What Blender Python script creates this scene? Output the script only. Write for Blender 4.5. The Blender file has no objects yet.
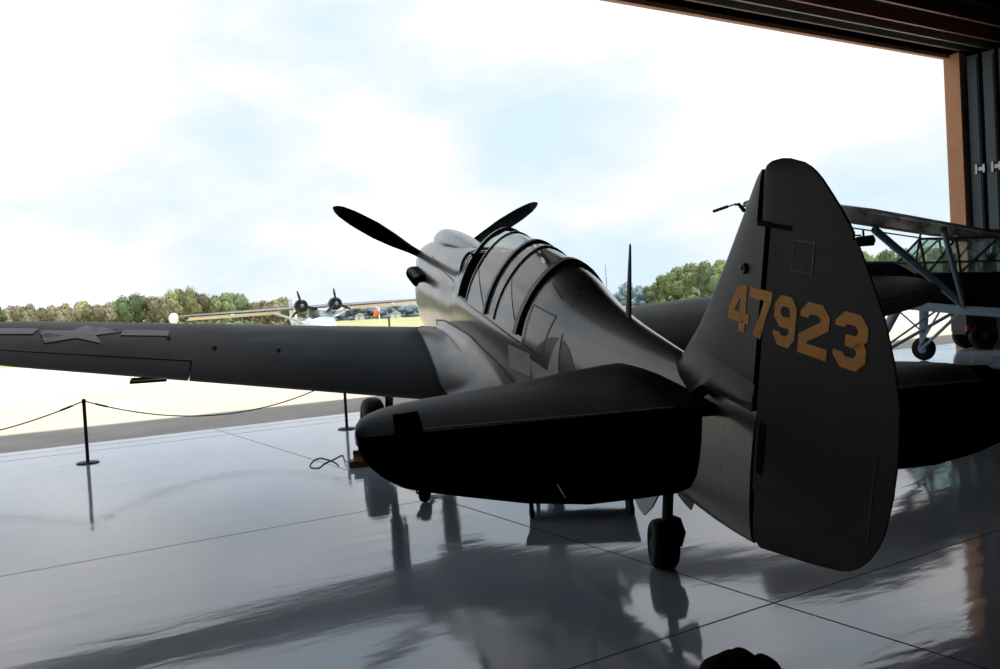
import bpy, bmesh, math, random
from math import sin, cos, pi, radians as RAD
from mathutils import Vector, Matrix
from mathutils.bvhtree import BVHTree
random.seed(7)
scene = bpy.context.scene
COL = scene.collection

# ------------------------------------------------------------------ camera
CAM = Vector((5.28698, -2.33546, 1.68329))
F = Vector((-0.969300, 0.244546, -0.025606)); R = Vector((0.245640, 0.967702, -0.056689)); U = Vector((-0.010916, 0.061238, 0.998063))
FPX = 895.37
cd = bpy.data.cameras.new('camera'); cam = bpy.data.objects.new('camera', cd); COL.objects.link(cam)
cd.sensor_width = 36; cd.lens = FPX * 36 / 1000; cd.clip_end = 3000; cd.clip_start = .05
cam.matrix_world = Matrix(((R.x, U.x, -F.x, CAM.x), (R.y, U.y, -F.y, CAM.y), (R.z, U.z, -F.z, CAM.z), (0, 0, 0, 1)))
cd.dof.use_dof = True; cd.dof.focus_distance = 5.0; cd.dof.aperture_fstop = 7.0
scene.camera = cam
scene.view_settings.view_transform = 'Standard'
scene.view_settings.look = 'None'
scene.view_settings.exposure = 0; scene.view_settings.gamma = .86
FH = Vector((F.x, F.y, 0)).normalized(); RH = Vector((FH.y, -FH.x, 0))
def at(px, d, z=0.0):            # a point d metres out along the ground in the direction of column px
    v = CAM + FH * d + RH * ((px - 500) / FPX * d); return Vector((v.x, v.y, z))

# ------------------------------------------------------------------ materials
def mat(name, base, rough=.5, metal=0., spec=.5, var=0., vscale=4., bump=0., bscale=30., coat=0., emis=None, stretch=None, lines=None, ranvar=0., ior=1.5, rvar=0.):
    m = bpy.data.materials.new(name); m.use_nodes = True
    nt = m.node_tree; n = nt.nodes; l = nt.links
    b = n['Principled BSDF']
    b.inputs['Roughness'].default_value = rough; b.inputs['Metallic'].default_value = metal
    b.inputs['Specular IOR Level'].default_value = spec; b.inputs['IOR'].default_value = ior
    b.inputs['Coat Weight'].default_value = coat; b.inputs['Coat Roughness'].default_value = .15
    tc = n.new('ShaderNodeTexCoord'); vec = tc.outputs['Object']
    if stretch:
        mp = n.new('ShaderNodeMapping'); mp.inputs['Scale'].default_value = stretch; l.new(vec, mp.inputs['Vector']); svec = mp.outputs['Vector']
    else: svec = vec
    col = None
    rgb = n.new('ShaderNodeRGB'); rgb.outputs[0].default_value = (*base, 1); col = rgb.outputs[0]
    if var or rvar:
        no = n.new('ShaderNodeTexNoise'); no.inputs['Scale'].default_value = vscale; no.inputs['Detail'].default_value = 6; no.inputs['Roughness'].default_value = .65
        l.new(svec, no.inputs['Vector'])
    if var:
        mr = n.new('ShaderNodeMapRange'); mr.inputs[1].default_value = .25; mr.inputs[2].default_value = .75
        mr.inputs[3].default_value = 1 - var; mr.inputs[4].default_value = 1 + var; l.new(no.outputs['Fac'], mr.inputs[0])
        mx = n.new('ShaderNodeVectorMath'); mx.operation = 'SCALE'; l.new(col, mx.inputs[0]); l.new(mr.outputs[0], mx.inputs['Scale']); col = mx.outputs[0]
    if rvar:
        mr = n.new('ShaderNodeMapRange'); mr.inputs[1].default_value = .25; mr.inputs[2].default_value = .75
        mr.inputs[3].default_value = rough - rvar; mr.inputs[4].default_value = rough + rvar; l.new(no.outputs['Fac'], mr.inputs[0]); l.new(mr.outputs[0], b.inputs['Roughness'])
    if ranvar:
        oi = n.new('ShaderNodeObjectInfo'); mr = n.new('ShaderNodeMapRange'); mr.inputs[3].default_value = 1 - ranvar; mr.inputs[4].default_value = 1 + ranvar
        l.new(oi.outputs['Random'], mr.inputs[0]); mx = n.new('ShaderNodeVectorMath'); mx.operation = 'SCALE'; l.new(col, mx.inputs[0]); l.new(mr.outputs[0], mx.inputs['Scale']); col = mx.outputs[0]
    if lines:                    # panel seams: list of (axis, spacing, offset, width)
        sx = n.new('ShaderNodeSeparateXYZ'); l.new(vec, sx.inputs[0]); acc = None
        for ax, sp, off, w in lines:
            a = n.new('ShaderNodeMath'); a.operation = 'ADD'; l.new(sx.outputs[ax], a.inputs[0]); a.inputs[1].default_value = -off + 100 * sp + w / 2
            q = n.new('ShaderNodeMath'); q.operation = 'MODULO'; l.new(a.outputs[0], q.inputs[0]); q.inputs[1].default_value = sp
            c = n.new('ShaderNodeMath'); c.operation = 'LESS_THAN'; l.new(q.outputs[0], c.inputs[0]); c.inputs[1].default_value = w
            if acc is None: acc = c.outputs[0]
            else:
                mm = n.new('ShaderNodeMath'); mm.operation = 'MAXIMUM'; l.new(acc, mm.inputs[0]); l.new(c.outputs[0], mm.inputs[1]); acc = mm.outputs[0]
        mr = n.new('ShaderNodeMapRange'); mr.inputs[3].default_value = 1; mr.inputs[4].default_value = .4; l.new(acc, mr.inputs[0])
        mx = n.new('ShaderNodeVectorMath'); mx.operation = 'SCALE'; l.new(col, mx.inputs[0]); l.new(mr.outputs[0], mx.inputs['Scale']); col = mx.outputs[0]
    l.new(col, b.inputs['Base Color'])
    if bump:
        nb = n.new('ShaderNodeTexNoise'); nb.inputs['Scale'].default_value = bscale; nb.inputs['Detail'].default_value = 3; l.new(svec, nb.inputs['Vector'])
        bp = n.new('ShaderNodeBump'); bp.inputs['Strength'].default_value = bump; bp.inputs['Distance'].default_value = .02; l.new(nb.outputs['Fac'], bp.inputs['Height']); l.new(bp.outputs[0], b.inputs['Normal'])
    if emis:
        b.inputs['Emission Color'].default_value = (*emis[0], 1); b.inputs['Emission Strength'].default_value = emis[1]
    return m

def glass_mat(name, tint=(.85, .9, .9), dust=.14, gl=.12):
    m = bpy.data.materials.new(name); m.use_nodes = True; n = m.node_tree.nodes; l = m.node_tree.links; n.clear()
    o = n.new('ShaderNodeOutputMaterial'); t = n.new('ShaderNodeBsdfTransparent'); t.inputs[0].default_value = (*tint, 1)
    g = n.new('ShaderNodeBsdfGlossy'); g.inputs['Roughness'].default_value = .06
    d = n.new('ShaderNodeBsdfDiffuse'); d.inputs[0].default_value = (.80, .81, .80, 1)
    tl = n.new('ShaderNodeBsdfTranslucent'); tl.inputs[0].default_value = (.85, .86, .85, 1)
    ad = n.new('ShaderNodeMixShader'); ad.inputs[0].default_value = .5; l.new(d.outputs[0], ad.inputs[1]); l.new(tl.outputs[0], ad.inputs[2])
    fr0 = n.new('ShaderNodeLayerWeight'); fr0.inputs[0].default_value = .5; frp = n.new('ShaderNodeMath'); frp.operation = 'POWER'; frp.inputs[1].default_value = 3.5; l.new(fr0.outputs['Facing'], frp.inputs[0]); fr = n.new('ShaderNodeMath'); fr.operation = 'MULTIPLY_ADD'; fr.inputs[1].default_value = .85; fr.inputs[2].default_value = .04; l.new(frp.outputs[0], fr.inputs[0])
    m1 = n.new('ShaderNodeMixShader'); m1.inputs[0].default_value = dust; l.new(t.outputs[0], m1.inputs[1]); l.new(ad.outputs[0], m1.inputs[2])
    m2 = n.new('ShaderNodeMixShader'); l.new(fr.outputs[0], m2.inputs[0]); l.new(m1.outputs[0], m2.inputs[1]); l.new(g.outputs[0], m2.inputs[2])
    l.new(m2.outputs[0], o.inputs[0]); return m

M = {}
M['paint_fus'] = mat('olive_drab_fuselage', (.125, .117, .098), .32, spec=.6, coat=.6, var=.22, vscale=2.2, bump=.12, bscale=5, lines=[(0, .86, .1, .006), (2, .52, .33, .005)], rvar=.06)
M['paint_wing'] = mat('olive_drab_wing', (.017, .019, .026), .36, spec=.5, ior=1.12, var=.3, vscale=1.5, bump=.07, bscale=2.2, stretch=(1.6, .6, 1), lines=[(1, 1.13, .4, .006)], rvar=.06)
M['paint_tail'] = mat('olive_drab_tail', (.078, .078, .068), .45, var=.2, vscale=2.5, bump=.08, bscale=4, lines=[(2, 5, 1.86, .004)])
M['paint_rudder'] = mat('olive_drab_rudder_shaded', (.042, .046, .037), .6, var=.18, vscale=3, bump=.08, bscale=5, spec=.3)  # darker than the fin paint: shade of a turned-away rudder in the colour
M['paint_elev'] = mat('shade_dark_elevator', (.008, .008, .008), .65, spec=.2, var=.2)  # near-black colour holds the shade of a surface facing the hangar interior
M['fillet'] = mat('lightened_olive_fillet', (.24, .23, .21), .3, spec=.6, coat=.4, var=.25, vscale=3)  # lighter than the fuselage paint: bright outside reflection put into the colour
M['paint_under'] = mat('neutral_grey_underside', (.30, .31, .32), .5, var=.15)
M['frame_dark'] = mat('dark_canopy_frame', (.022, .022, .022), .35)
M['black'] = mat('black_paint', (.012, .012, .012), .42, var=.2)
M['cockpit'] = mat('cockpit_black', (.006, .006, .006), .8, spec=.1)
M['yellow'] = mat('faded_yellow', (.36, .30, .13), .5)
M['orange_num'] = mat('orange_number_paint', (.85, .37, .04), .55, var=.15, vscale=8)
M['insig_white'] = mat('faded_white_insignia', (.62, .60, .55), .4, var=.12, vscale=6)
M['insig_blue'] = mat('faded_blue_insignia', (.062, .064, .07), .4, var=.2)
M['insig_grey'] = mat('dull_grey_insignia', (.075, .078, .085), .4, var=.15)
M['rubber'] = mat('tyre_rubber', (.006, .006, .007), .6, spec=.25, var=.2, vscale=12)
M['hub'] = mat('grey_hub', (.16, .17, .18), .45, metal=.3)
M['metal'] = mat('bare_metal', (.35, .36, .37), .35, metal=.8)
M['steel_dark'] = mat('dark_steel', (.03, .03, .032), .45, metal=.3)
M['door_grey'] = mat('light_gear_door', (.42, .43, .43), .45)
M['glass'] = glass_mat('canopy_glass', tint=(.93,.94,.94), dust=.55)
M['glass2'] = glass_mat('clear_glass', tint=(.75, .9, .86), dust=.1)
M['wood'] = mat('orange_brown_timber', (.30, .15, .045), .6, var=.3, vscale=14, stretch=(1, 6, 6))
M['rope'] = mat('black_rope', (.02, .02, .02), .8)
M['cord'] = mat('grey_cord', (.08, .08, .085), .7)
M['sack'] = mat('dark_brown_cloth', (.035, .018, .010), .95, spec=.05, var=.3, vscale=20, bump=.5, bscale=60)
M['jamb'] = mat('orange_painted_jamb', (.62, .33, .19), .6, var=.08, vscale=2)
M['rail'] = mat('primer_red_rail', (.33, .14, .10), .45, var=.15)
M['rail_grey'] = mat('grey_rail', (.30, .29, .27), .5)
M['leaf_blue'] = mat('blue_grey_door_panel', (.085, .115, .135), .5, var=.12, vscale=1.5)
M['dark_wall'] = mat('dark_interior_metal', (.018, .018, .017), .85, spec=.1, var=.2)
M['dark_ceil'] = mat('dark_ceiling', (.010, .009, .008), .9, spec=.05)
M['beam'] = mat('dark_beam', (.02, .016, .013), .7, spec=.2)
M['obs_blue'] = mat('blue_grey_tube', (.27, .35, .40), .40)
M['obs_dark'] = mat('dark_observer_fuselage', (.003, .003, .003), .7, spec=.05)
M['obs_wing'] = mat('brown_wing_fabric', (.030, .020, .015), .36, spec=.22, var=.2, vscale=2)
M['obs_flap'] = mat('grey_brown_flap', (.13, .115, .105), .35, spec=.3)
M['obs_edge'] = mat('tan_wing_underside', (.26, .13, .05), .6, var=.3, vscale=3)
M['cart'] = mat('dark_cart_body', (.03, .022, .02), .6, var=.2)
M['red'] = mat('red_lamp', (.35, .06, .03), .4)
M['sock'] = mat('orange_windsock', (.85, .22, .08), .8)
M['white'] = mat('white_paint', (.82, .84, .86), .4)
M['cream'] = mat('cream_paint', (.66, .60, .47), .5)
M['boat_hull'] = mat('white_blue_hull', (.72, .78, .84), .35, var=.1)
M['boat_grey'] = mat('grey_wing_top', (.15, .16, .17), .5)
M['bark'] = mat('tree_bark', (.07, .05, .035), .9)
M['shed'] = mat('pale_shed_wall', (.55, .56, .56), .7)
M['shed_roof'] = mat('grey_shed_roof', (.35, .37, .39), .6)
def leafmat(name, c):
    m = mat(name, c, .75, spec=.12, var=.45, vscale=.5, ranvar=.28); return m
M['leaf_g'] = leafmat('green_leaves', (.21, .25, .135)); M['leaf_y'] = leafmat('yellow_green_leaves', (.27, .28, .16))  # leaf greens paled and greyed to carry some distance haze
M['leaf_b'] = leafmat('brownish_leaves', (.25, .235, .165)); M['leaf_far'] = leafmat('haze_tinted_leaves', (.22, .29, .35)); M['leaf_d'] = leafmat('deep_leaves', (.16, .21, .13))  # far leaves tinted blue for distance haze; brownish ones paled by it

# ------------------------------------------------------------------ mesh builder
class MB:
    def __init__(s): s.v = []; s.f = []; s.m = []; s.mi = 0
    def add(s, vs, fs):
        b = len(s.v); s.v += [tuple(v) for v in vs]; s.f += [tuple(b + i for i in f) for f in fs]; s.m += [s.mi] * len(fs); return s
    def box(s, c, size, rot=None):
        c = Vector(c); h = [x / 2 for x in size]
        vs = [Vector((sx * h[0], sy * h[1], sz * h[2])) for sx in (-1, 1) for sy in (-1, 1) for sz in (-1, 1)]
        if rot is not None: vs = [rot @ v for v in vs]
        return s.add([c + v for v in vs], [(0, 1, 3, 2), (4, 6, 7, 5), (0, 4, 5, 1), (2, 3, 7, 6), (0, 2, 6, 4), (1, 5, 7, 3)])
    def loft(s, rings, closed=True, cap0=True, cap1=True):
        n = len(rings[0]); vs = [p for r in rings for p in r]; fs = []
        for i in range(len(rings) - 1):
            for j in range(n if closed else n - 1):
                k = (j + 1) % n; fs.append((i * n + j, i * n + k, (i + 1) * n + k, (i + 1) * n + j))
        if closed and cap0: fs.append(tuple(range(n - 1, -1, -1)))
        if closed and cap1: fs.append(tuple((len(rings) - 1) * n + j for j in range(n)))
        return s.add(vs, fs)
    def tube(s, path, r, n=8, sy=1.0, caps=True):
        P = [Vector(p) for p in path]; rs = r if isinstance(r, (list, tuple)) else [r] * len(P); rings = []
        up = None
        for i, p in enumerate(P):
            t = (P[min(i + 1, len(P) - 1)] - P[max(i - 1, 0)]).normalized()
            if up is None: up = Vector((0, 0, 1)) if abs(t.z) < .9 else Vector((1, 0, 0))
            a = t.cross(up).normalized(); b = a.cross(t).normalized(); up = b
            rings.append([p + a * cos(2 * pi * k / n) * rs[i] * sy + b * sin(2 * pi * k / n) * rs[i] for k in range(n)])
        return s.loft(rings, True, caps, caps)
    def lathe(s, prof, o, axis, n=24):       # prof: (along, radius)
        o = Vector(o); ax = Vector(axis).normalized(); t = Vector((0, 0, 1)) if abs(ax.z) < .9 else Vector((1, 0, 0))
        a = ax.cross(t).normalized(); b = ax.cross(a)
        return s.loft([[o + ax * x + (a * cos(2 * pi * k / n) + b * sin(2 * pi * k / n)) * max(r, .0005) for k in range(n)] for x, r in prof])
    def prism(s, poly, fa, fb):              # poly mapped by two functions to two skins
        n = len(poly); A = [fa(*q) for q in poly]; B = [fb(*q) for q in poly]
        fs = [tuple(range(n - 1, -1, -1)), tuple(range(n, 2 * n))] + [(i, (i + 1) % n, n + (i + 1) % n, n + i) for i in range(n)]
        return s.add(A + B, fs)
    def build(s, name, material, parent=None, off=None, smooth=35, mats=None):
        vs = [(v[0] - off[0], v[1] - off[1], v[2] - off[2]) for v in s.v] if off is not None else s.v
        me = bpy.data.meshes.new(name); me.from_pydata(vs, [], s.f); 
        bm = bmesh.new(); bm.from_mesh(me); bmesh.ops.recalc_face_normals(bm, faces=bm.faces); bm.to_mesh(me); bm.free()
        for mm in (mats or [material]): me.materials.append(mm)
        if mats: me.polygons.foreach_set('material_index', s.m)
        if smooth:
            me.polygons.foreach_set('use_smooth', [True] * len(me.polygons)); me.set_sharp_from_angle(angle=RAD(smooth))
        o = bpy.data.objects.new(name, me); COL.objects.link(o); o.parent = parent
        return o
def tag(o, label=None, cat=None, group=None, kind=None):
    if label: o['label'] = label
    if cat: o['category'] = cat
    if group: o['group'] = group
    if kind: o['kind'] = kind
    return o
def empty(name, loc, rot=(0, 0, 0)):
    o = bpy.data.objects.new(name, None); COL.objects.link(o); o.location = loc; o.rotation_euler = rot; o.empty_display_size = .2; return o
def copy_tree(o, parent=None):
    c = o.copy(); COL.objects.link(c); c.parent = parent
    for ch in list(o.children): copy_tree(ch, c)
    return c
def lerp(tab, x):                            # piecewise-linear/smooth table lookup
    if x <= tab[0][0]: return tab[0][1:]
    for a, b in zip(tab, tab[1:]):
        if x <= b[0]:
            t = (x - a[0]) / (b[0] - a[0]); return tuple(a[i] + (b[i] - a[i]) * t for i in range(1, len(a)))
    return tab[-1][1:]
def smooth_tab(tab, x):                      # Catmull-Rom through the table
    n = len(tab)
    if x <= tab[0][0]: return tab[0][1:]
    if x >= tab[-1][0]: return tab[-1][1:]
    i = max(k for k in range(n - 1) if tab[k][0] <= x)
    a, b = tab[i], tab[i + 1]; h = b[0] - a[0]; t = (x - a[0]) / h; out = []
    for k in range(1, len(a)):
        d = (b[k] - a[k]) / h
        def sl(j):
            if j <= 0 or j >= n - 1: return d
            d0 = (tab[j][k] - tab[j - 1][k]) / (tab[j][0] - tab[j - 1][0]); d1 = (tab[j + 1][k] - tab[j][k]) / (tab[j + 1][0] - tab[j][0])
            return 0 if d0 * d1 <= 0 else 2 * d0 * d1 / (d0 + d1)
        m0, m1 = sl(i), sl(i + 1)
        out.append((2*t**3-3*t**2+1)*a[k] + (t**3-2*t**2+t)*h*m0 + (-2*t**3+3*t**2)*b[k] + (t**3-t**2)*h*m1)
    return tuple(out)

# ================================================================== SETTING
HO = Vector((-8.38, -6.10, 0)); HT = Vector((-.307, .952, 0)).normalized(); HN = Vector((HT.y, -HT.x, 0))
HANG = math.atan2(HN.y, HN.x)
def H(n, t, z=0): v = HO + HN * n + HT * t; return Vector((v.x, v.y, z))
def hstruct(name, mb, m, smooth=0, label=None):
    o = mb.build(name, m, None, None, smooth); o.location = HO; o.rotation_euler = (0, 0, HANG); tag(o, label, None, None, 'structure'); return o
T0, T1, N1, DOORH, CEIL, TJ = -21., 36., 32., 7.82, 10.4, 22.95

# floor: polished grey-blue sealed concrete with saw-cut joints
def floor_mat():
    m = bpy.data.materials.new('polished_concrete'); m.use_nodes = True; nt = m.node_tree; n = nt.nodes; l = nt.links; b = n['Principled BSDF']
    tc = n.new('ShaderNodeTexCoord'); sx = n.new('ShaderNodeSeparateXYZ'); l.new(tc.outputs['Object'], sx.inputs[0])
    no = n.new('ShaderNodeTexNoise'); no.inputs['Scale'].default_value = .55; no.inputs['Detail'].default_value = 7; no.inputs['Roughness'].default_value = .62; l.new(tc.outputs['Object'], no.inputs['Vector'])
    cr = n.new('ShaderNodeValToRGB'); cr.color_ramp.elements[0].color = (.52, .575, .69, 1); cr.color_ramp.elements[1].color = (.66, .71, .82, 1); cr.color_ramp.elements[0].position = .3; cr.color_ramp.elements[1].position = .7
    l.new(no.outputs['Fac'], cr.inputs[0]); acc = None
    for ax, vals in ((0, (0., -.62, 6.85, 10.78, 14.7, 18.6)), (1, (3.18, -9., 15.3))):
        for v in vals:
            w = .012 if v > .1 else .03
            c = n.new('ShaderNodeMath'); c.operation = 'COMPARE'; l.new(sx.outputs[ax], c.inputs[0]); c.inputs[1].default_value = v; c.inputs[2].default_value = w * .6
            if acc is None: acc = c.outputs[0]
            else:
                q = n.new('ShaderNodeMath'); q.operation = 'MAXIMUM'; l.new(acc, q.inputs[0]); l.new(c.outputs[0], q.inputs[1]); acc = q.outputs[0]
    mx = n.new('ShaderNodeMix'); mx.data_type = 'RGBA'; l.new(acc, mx.inputs['Factor']); l.new(cr.outputs[0], mx.inputs['A']); mx.inputs['B'].default_value = (.012, .012, .016, 1)
    l.new(mx.outputs['Result'], b.inputs['Base Color'])
    mr = n.new('ShaderNodeMapRange'); mr.inputs[1].default_value = .3; mr.inputs[2].default_value = .7; mr.inputs[3].default_value = .04; mr.inputs[4].default_value = .11; l.new(no.outputs['Fac'], mr.inputs[0])
    rj = n.new('ShaderNodeMath'); rj.operation = 'MAXIMUM'; l.new(mr.outputs[0], rj.inputs[0]); jm = n.new('ShaderNodeMath'); jm.operation = 'MULTIPLY'; l.new(acc, jm.inputs[0]); jm.inputs[1].default_value = .7; l.new(jm.outputs[0], rj.inputs[1])
    l.new(rj.outputs[0], b.inputs['Roughness']); b.inputs['Specular IOR Level'].default_value = 1.0; b.inputs['IOR'].default_value = 1.62
    n2 = n.new('ShaderNodeTexNoise'); n2.inputs['Scale'].default_value = 1.6; n2.inputs['Detail'].default_value = 5; mpf = n.new('ShaderNodeMapping'); mpf.inputs['Scale'].default_value = (2.2, .7, 1); l.new(tc.outputs['Object'], mpf.inputs['Vector']); l.new(mpf.outputs[0], n2.inputs['Vector'])
    bp = n.new('ShaderNodeBump'); bp.inputs['Strength'].default_value = .16; bp.inputs['Distance'].default_value = .02; l.new(n2.outputs['Fac'], bp.inputs['Height']); l.new(bp.outputs[0], b.inputs['Normal'])
    return m
M['floor'] = floor_mat()
mb = MB(); mb.box(((N1 - 1.05) / 2, (T0 + T1) / 2, -.1), (N1 + 1.05, T1 - T0, .2)); hstruct('floor', mb, M['floor'])
# front wall (above and beside the opening), sides, back, ceiling
mb = MB(); mb.box((-.05, (T0 + T1) / 2, (DOORH + .1 + CEIL + .4) / 2), (.1, T1 - T0, CEIL + .4 - DOORH - .1)); mb.box((-.02, (TJ + .3 + T1) / 2, DOORH / 2), (.03, T1 - TJ - .3, DOORH + .2)); mb.box((-.05, T0 + 1, DOORH / 2), (.1, 2, DOORH + .2))
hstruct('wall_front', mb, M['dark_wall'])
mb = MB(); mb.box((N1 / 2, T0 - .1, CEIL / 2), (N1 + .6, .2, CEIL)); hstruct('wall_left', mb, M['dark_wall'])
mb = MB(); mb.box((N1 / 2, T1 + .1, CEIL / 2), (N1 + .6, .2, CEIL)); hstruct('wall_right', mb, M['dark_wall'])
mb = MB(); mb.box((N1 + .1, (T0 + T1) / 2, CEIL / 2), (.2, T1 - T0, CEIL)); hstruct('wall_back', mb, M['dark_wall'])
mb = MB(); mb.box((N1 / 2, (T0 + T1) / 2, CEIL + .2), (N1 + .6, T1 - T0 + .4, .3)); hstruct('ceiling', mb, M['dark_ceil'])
# orange door jamb and header edge
mb = MB(); mb.box((.21, TJ + .15, DOORH / 2 + .05), (.44, .3, DOORH + .1)); hstruct('trim_1', mb, M['jamb'], label='orange painted jamb at the right edge of the door opening')
mb = MB(); mb.box((.06, (T0 + TJ) / 2 + 1, DOORH + .06), (.14, TJ - T0 - 2, .10)); hstruct('trim_2', mb, M['jamb'], label='thin orange lower edge of the door header')
for i, (nn, zz, mm, hh) in enumerate(((.42, DOORH + .17, 'rail_grey', .04), (.86, DOORH + .17, 'rail_grey', .07), (1.28, DOORH + .20, 'rail', .06), (1.85, DOORH + .32, 'rail', .07))):
    mb = MB(); mb.box((nn, (T0 + TJ) / 2 + 1.6, zz), (.07, TJ - T0 - 1, hh)); mb.box((nn + .04, (T0 + TJ) / 2 + 1.6, zz + .12), (.025, TJ - T0 - 1, .22)); hstruct('trim_%d' % (i + 3), mb, M[mm], label='overhead door track rail')
mb = MB(); mb.box((1.1, (T0 + T1) / 2, DOORH + .62), (2.2, T1 - T0, .12)); hstruct('trim_7', mb, M['beam'], label='dark header box above the door tracks')
for i, tt in enumerate((6, 12, 18, 24)):
    mb = MB()
    for zz in (8.9, 10.1): mb.box((N1 / 2 + 1.2, tt, zz), (N1 - 2.4, .16, .18))
    for k in range(9):
        a = 2.4 + k * 3.2; mb.tube([(a, tt, 8.9), (a + 1.6, tt, 10.1)], .06, 6); mb.tube([(a + 1.6, tt, 10.1), (a + 3.2, tt, 8.9)], .06, 6)
    hstruct('trim_%d' % (i + 8), mb, M['beam'], label='dark steel roof truss')
# three door leaves parked beside the jamb
for i, n0 in enumerate((.50, .93, 1.36)):
    mb = MB(); mb.box((n0 + .165, TJ + 2.3, DOORH / 2), (.31, 4.2, DOORH - .06))
    mb.box((n0 + .165, TJ + .185, DOORH / 2), (.25, .03, DOORH - .3))
    d = hstruct('door_%d' % (i + 1), mb, M['leaf_blue'], label='blue-grey hangar door leaf parked beside the orange jamb')
    if i < 2:
        hb = MB(); hb.box((n0 + .30, TJ + .16, 4.75), (.26, .04, .10)); hb.box((n0 + .20, TJ + .14, 4.75), (.06, .05, .26)); hb.box((n0 + .40, TJ + .14, 4.75), (.06, .05, .22))
        hb.build('door_latch', M['metal'], d, None, 0)
    mb = MB(); mb.box((n0 + .165, TJ + .17, .12), (.33, .03, .2)); mb.build('door_shoe', M['steel_dark'], d, None, 0)

# ground outside: apron of pale concrete, asphalt strip, grass field (falls gently toward the lake and rises to the trees)
def gz(s):
    return lerp([(-60, 0), (56, 0), (70, -.6), (90, -1.1), (125, -1.1), (200, -.6), (260, .3), (420, 1.4), (620, 2.2), (1600, 4)], s)[0]
def terrain(name, edges, zoff, m, ns):
    # edges: list of (s, left r, right r)
    mb = MB(); rows = []
    for s in ns:
        a, b = lerp(edges, s); rows.append([CAM.xy.to_3d() + FH * s + RH * (a + (b - a) * k / 16) + Vector((0, 0, gz(s) + zoff)) for k in range(17)])
    mb.loft(rows, closed=False); o = mb.build(name, m, None, None, 30); tag(o, kind='structure'); return o
def noise_mat(name, c0, c1, sc, rough=.9, spec=.2):
    m = bpy.data.materials.new(name); m.use_nodes = True; n = m.node_tree.nodes; l = m.node_tree.links; b = n['Principled BSDF']
    tc = n.new('ShaderNodeTexCoord'); no = n.new('ShaderNodeTexNoise'); no.inputs['Scale'].default_value = sc; no.inputs['Detail'].default_value = 8; l.new(tc.outputs['Object'], no.inputs['Vector'])
    cr = n.new('ShaderNodeValToRGB'); cr.color_ramp.elements[0].position = .3; cr.color_ramp.elements[1].position = .7; cr.color_ramp.elements[0].color = (*c0, 1); cr.color_ramp.elements[1].color = (*c1, 1)
    l.new(no.outputs['Fac'], cr.inputs[0]); l.new(cr.outputs[0], b.inputs['Base Color']); b.inputs['Roughness'].default_value = rough; b.inputs['Specular IOR Level'].default_value = spec
    return m
M['grass'] = noise_mat('mown_grass', (.36, .37, .20), (.47, .46, .27), .12)
M['apron'] = noise_mat('pale_concrete', (.56, .50, .42), (.66, .60, .51), .25)
M['paving'] = noise_mat('grey_brown_paving', (.42, .385, .35), (.54, .50, .465), .8, .7)
S = [-40, -20, 0, 10, 15, 20, 25, 30, 36, 42, 50, 60, 75, 90, 110, 130, 150, 200, 260, 340, 420, 520, 620, 900, 1500]
terrain('lawn', [(-60, -300, 300), (0, -300, 300), (1600, -1500, 1500)], -.30, M['grass'], S)
terrain('apron', [(-40, -160, 160), (40, -160, 160), (48, -70, 160), (52, -32, 160), (60, -37, 160), (150, -68, 190)], -.10, M['apron'], [-40, -20, 0, 10, 15, 20, 25, 30, 36, 40, 45, 49, 53, 56, 60, 75, 90, 105, 120, 135, 150])
mb = MB(); mb.box((-2.7, 7, -.14), (3.4, 110, .16)); hstruct('paving_strip', mb, M['paving'])  # strip slightly darker than the apron

# ================================================================== FIGHTER AIRPLANE
B0 = Vector((5.325, 0, -1.5105)); TH = .1901137
P40 = empty('fighter_airplane', (-2.804, 0, 0), (0, TH, 0))
tag(P40, 'large olive drab propeller fighter with orange tail number, standing in the hangar', 'airplane')
def part(mb, name, m, parent=None, smooth=35, mats=None): return mb.build(name, m, parent or P40, B0, smooth, mats)
# ---- fuselage: x aft from spinner tip; virtual top, bottom, half width
FUS = [(.62, .36, -.42, .36), (.80, .39, -.68, .40), (1.0, .41, -.80, .435), (1.4, .44, -.86, .465), (2.0, .47, -.86, .485), (2.7, .50, -.82, .49), (3.4, .535, -.80, .485),
       (4.1, .83, -.78, .48), (5.0, .815, -.75, .465), (5.8, .765, -.70, .44), (6.2, .735, -.66, .415), (6.45, .70, -.63, .39), (6.9, .595, -.57, .335), (7.4, .515, -.50, .275), (7.9, .475, -.435, .205), (8.3, .45, -.395, .145),
       (8.75, .43, -.392, .085), (9.12, .41, -.357, .045)]
def fsec(x, virt=True):
    t, b, w = smooth_tab(FUS, x); return t, b, w
SILL = .15
def fpoint(x, a, n=2.25, k=1.0):             # a: 0 = top, pi/2 = left side (-y), pi = bottom
    t, b, w = fsec(x); zc = (t + b) / 2 + .02; s, c = sin(a), cos(a)
    nn = lerp([(.6, 2.25), (3.0, 2.2), (3.9, 1.72), (7.2, 1.72), (8.3, 2.0)], x)[0] if c > 0 else lerp([(.6, 2.2), (.9, 3.0), (1.7, 3.0), (2.6, 2.3), (6, 2.25)], x)[0]
    y = -math.copysign(abs(s) ** (2 / nn), s) * w * k
    z = zc + (math.copysign(abs(c) ** (2 / nn), c)) * ((t - zc) if c > 0 else (zc - b))
    return Vector((x, y, z))
C0, C1 = 3.97, 6.18
NR = 48
def fring(x, clamp=None):
    r = [fpoint(x, 2 * pi * k / NR) for k in range(NR)]
    if clamp is not None: r = [Vector((p.x, p.y, min(p.z, clamp))) for p in r]
    return r
def deck(x):                                # cowl top in front of the windscreen (no virtual canopy rise)
    return lerp([(3.3, .53), (3.97, .55)], x)[0]
mb = MB(); rings = []
for x in (.62, .66, .72, .80, .9, 1.0, 1.2, 1.4, 1.7, 2.0, 2.3, 2.7, 3.0, 3.3, 3.5, 3.7, 3.85): rings.append(fring(x, deck(x) if x > 3.3 else None))
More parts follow.
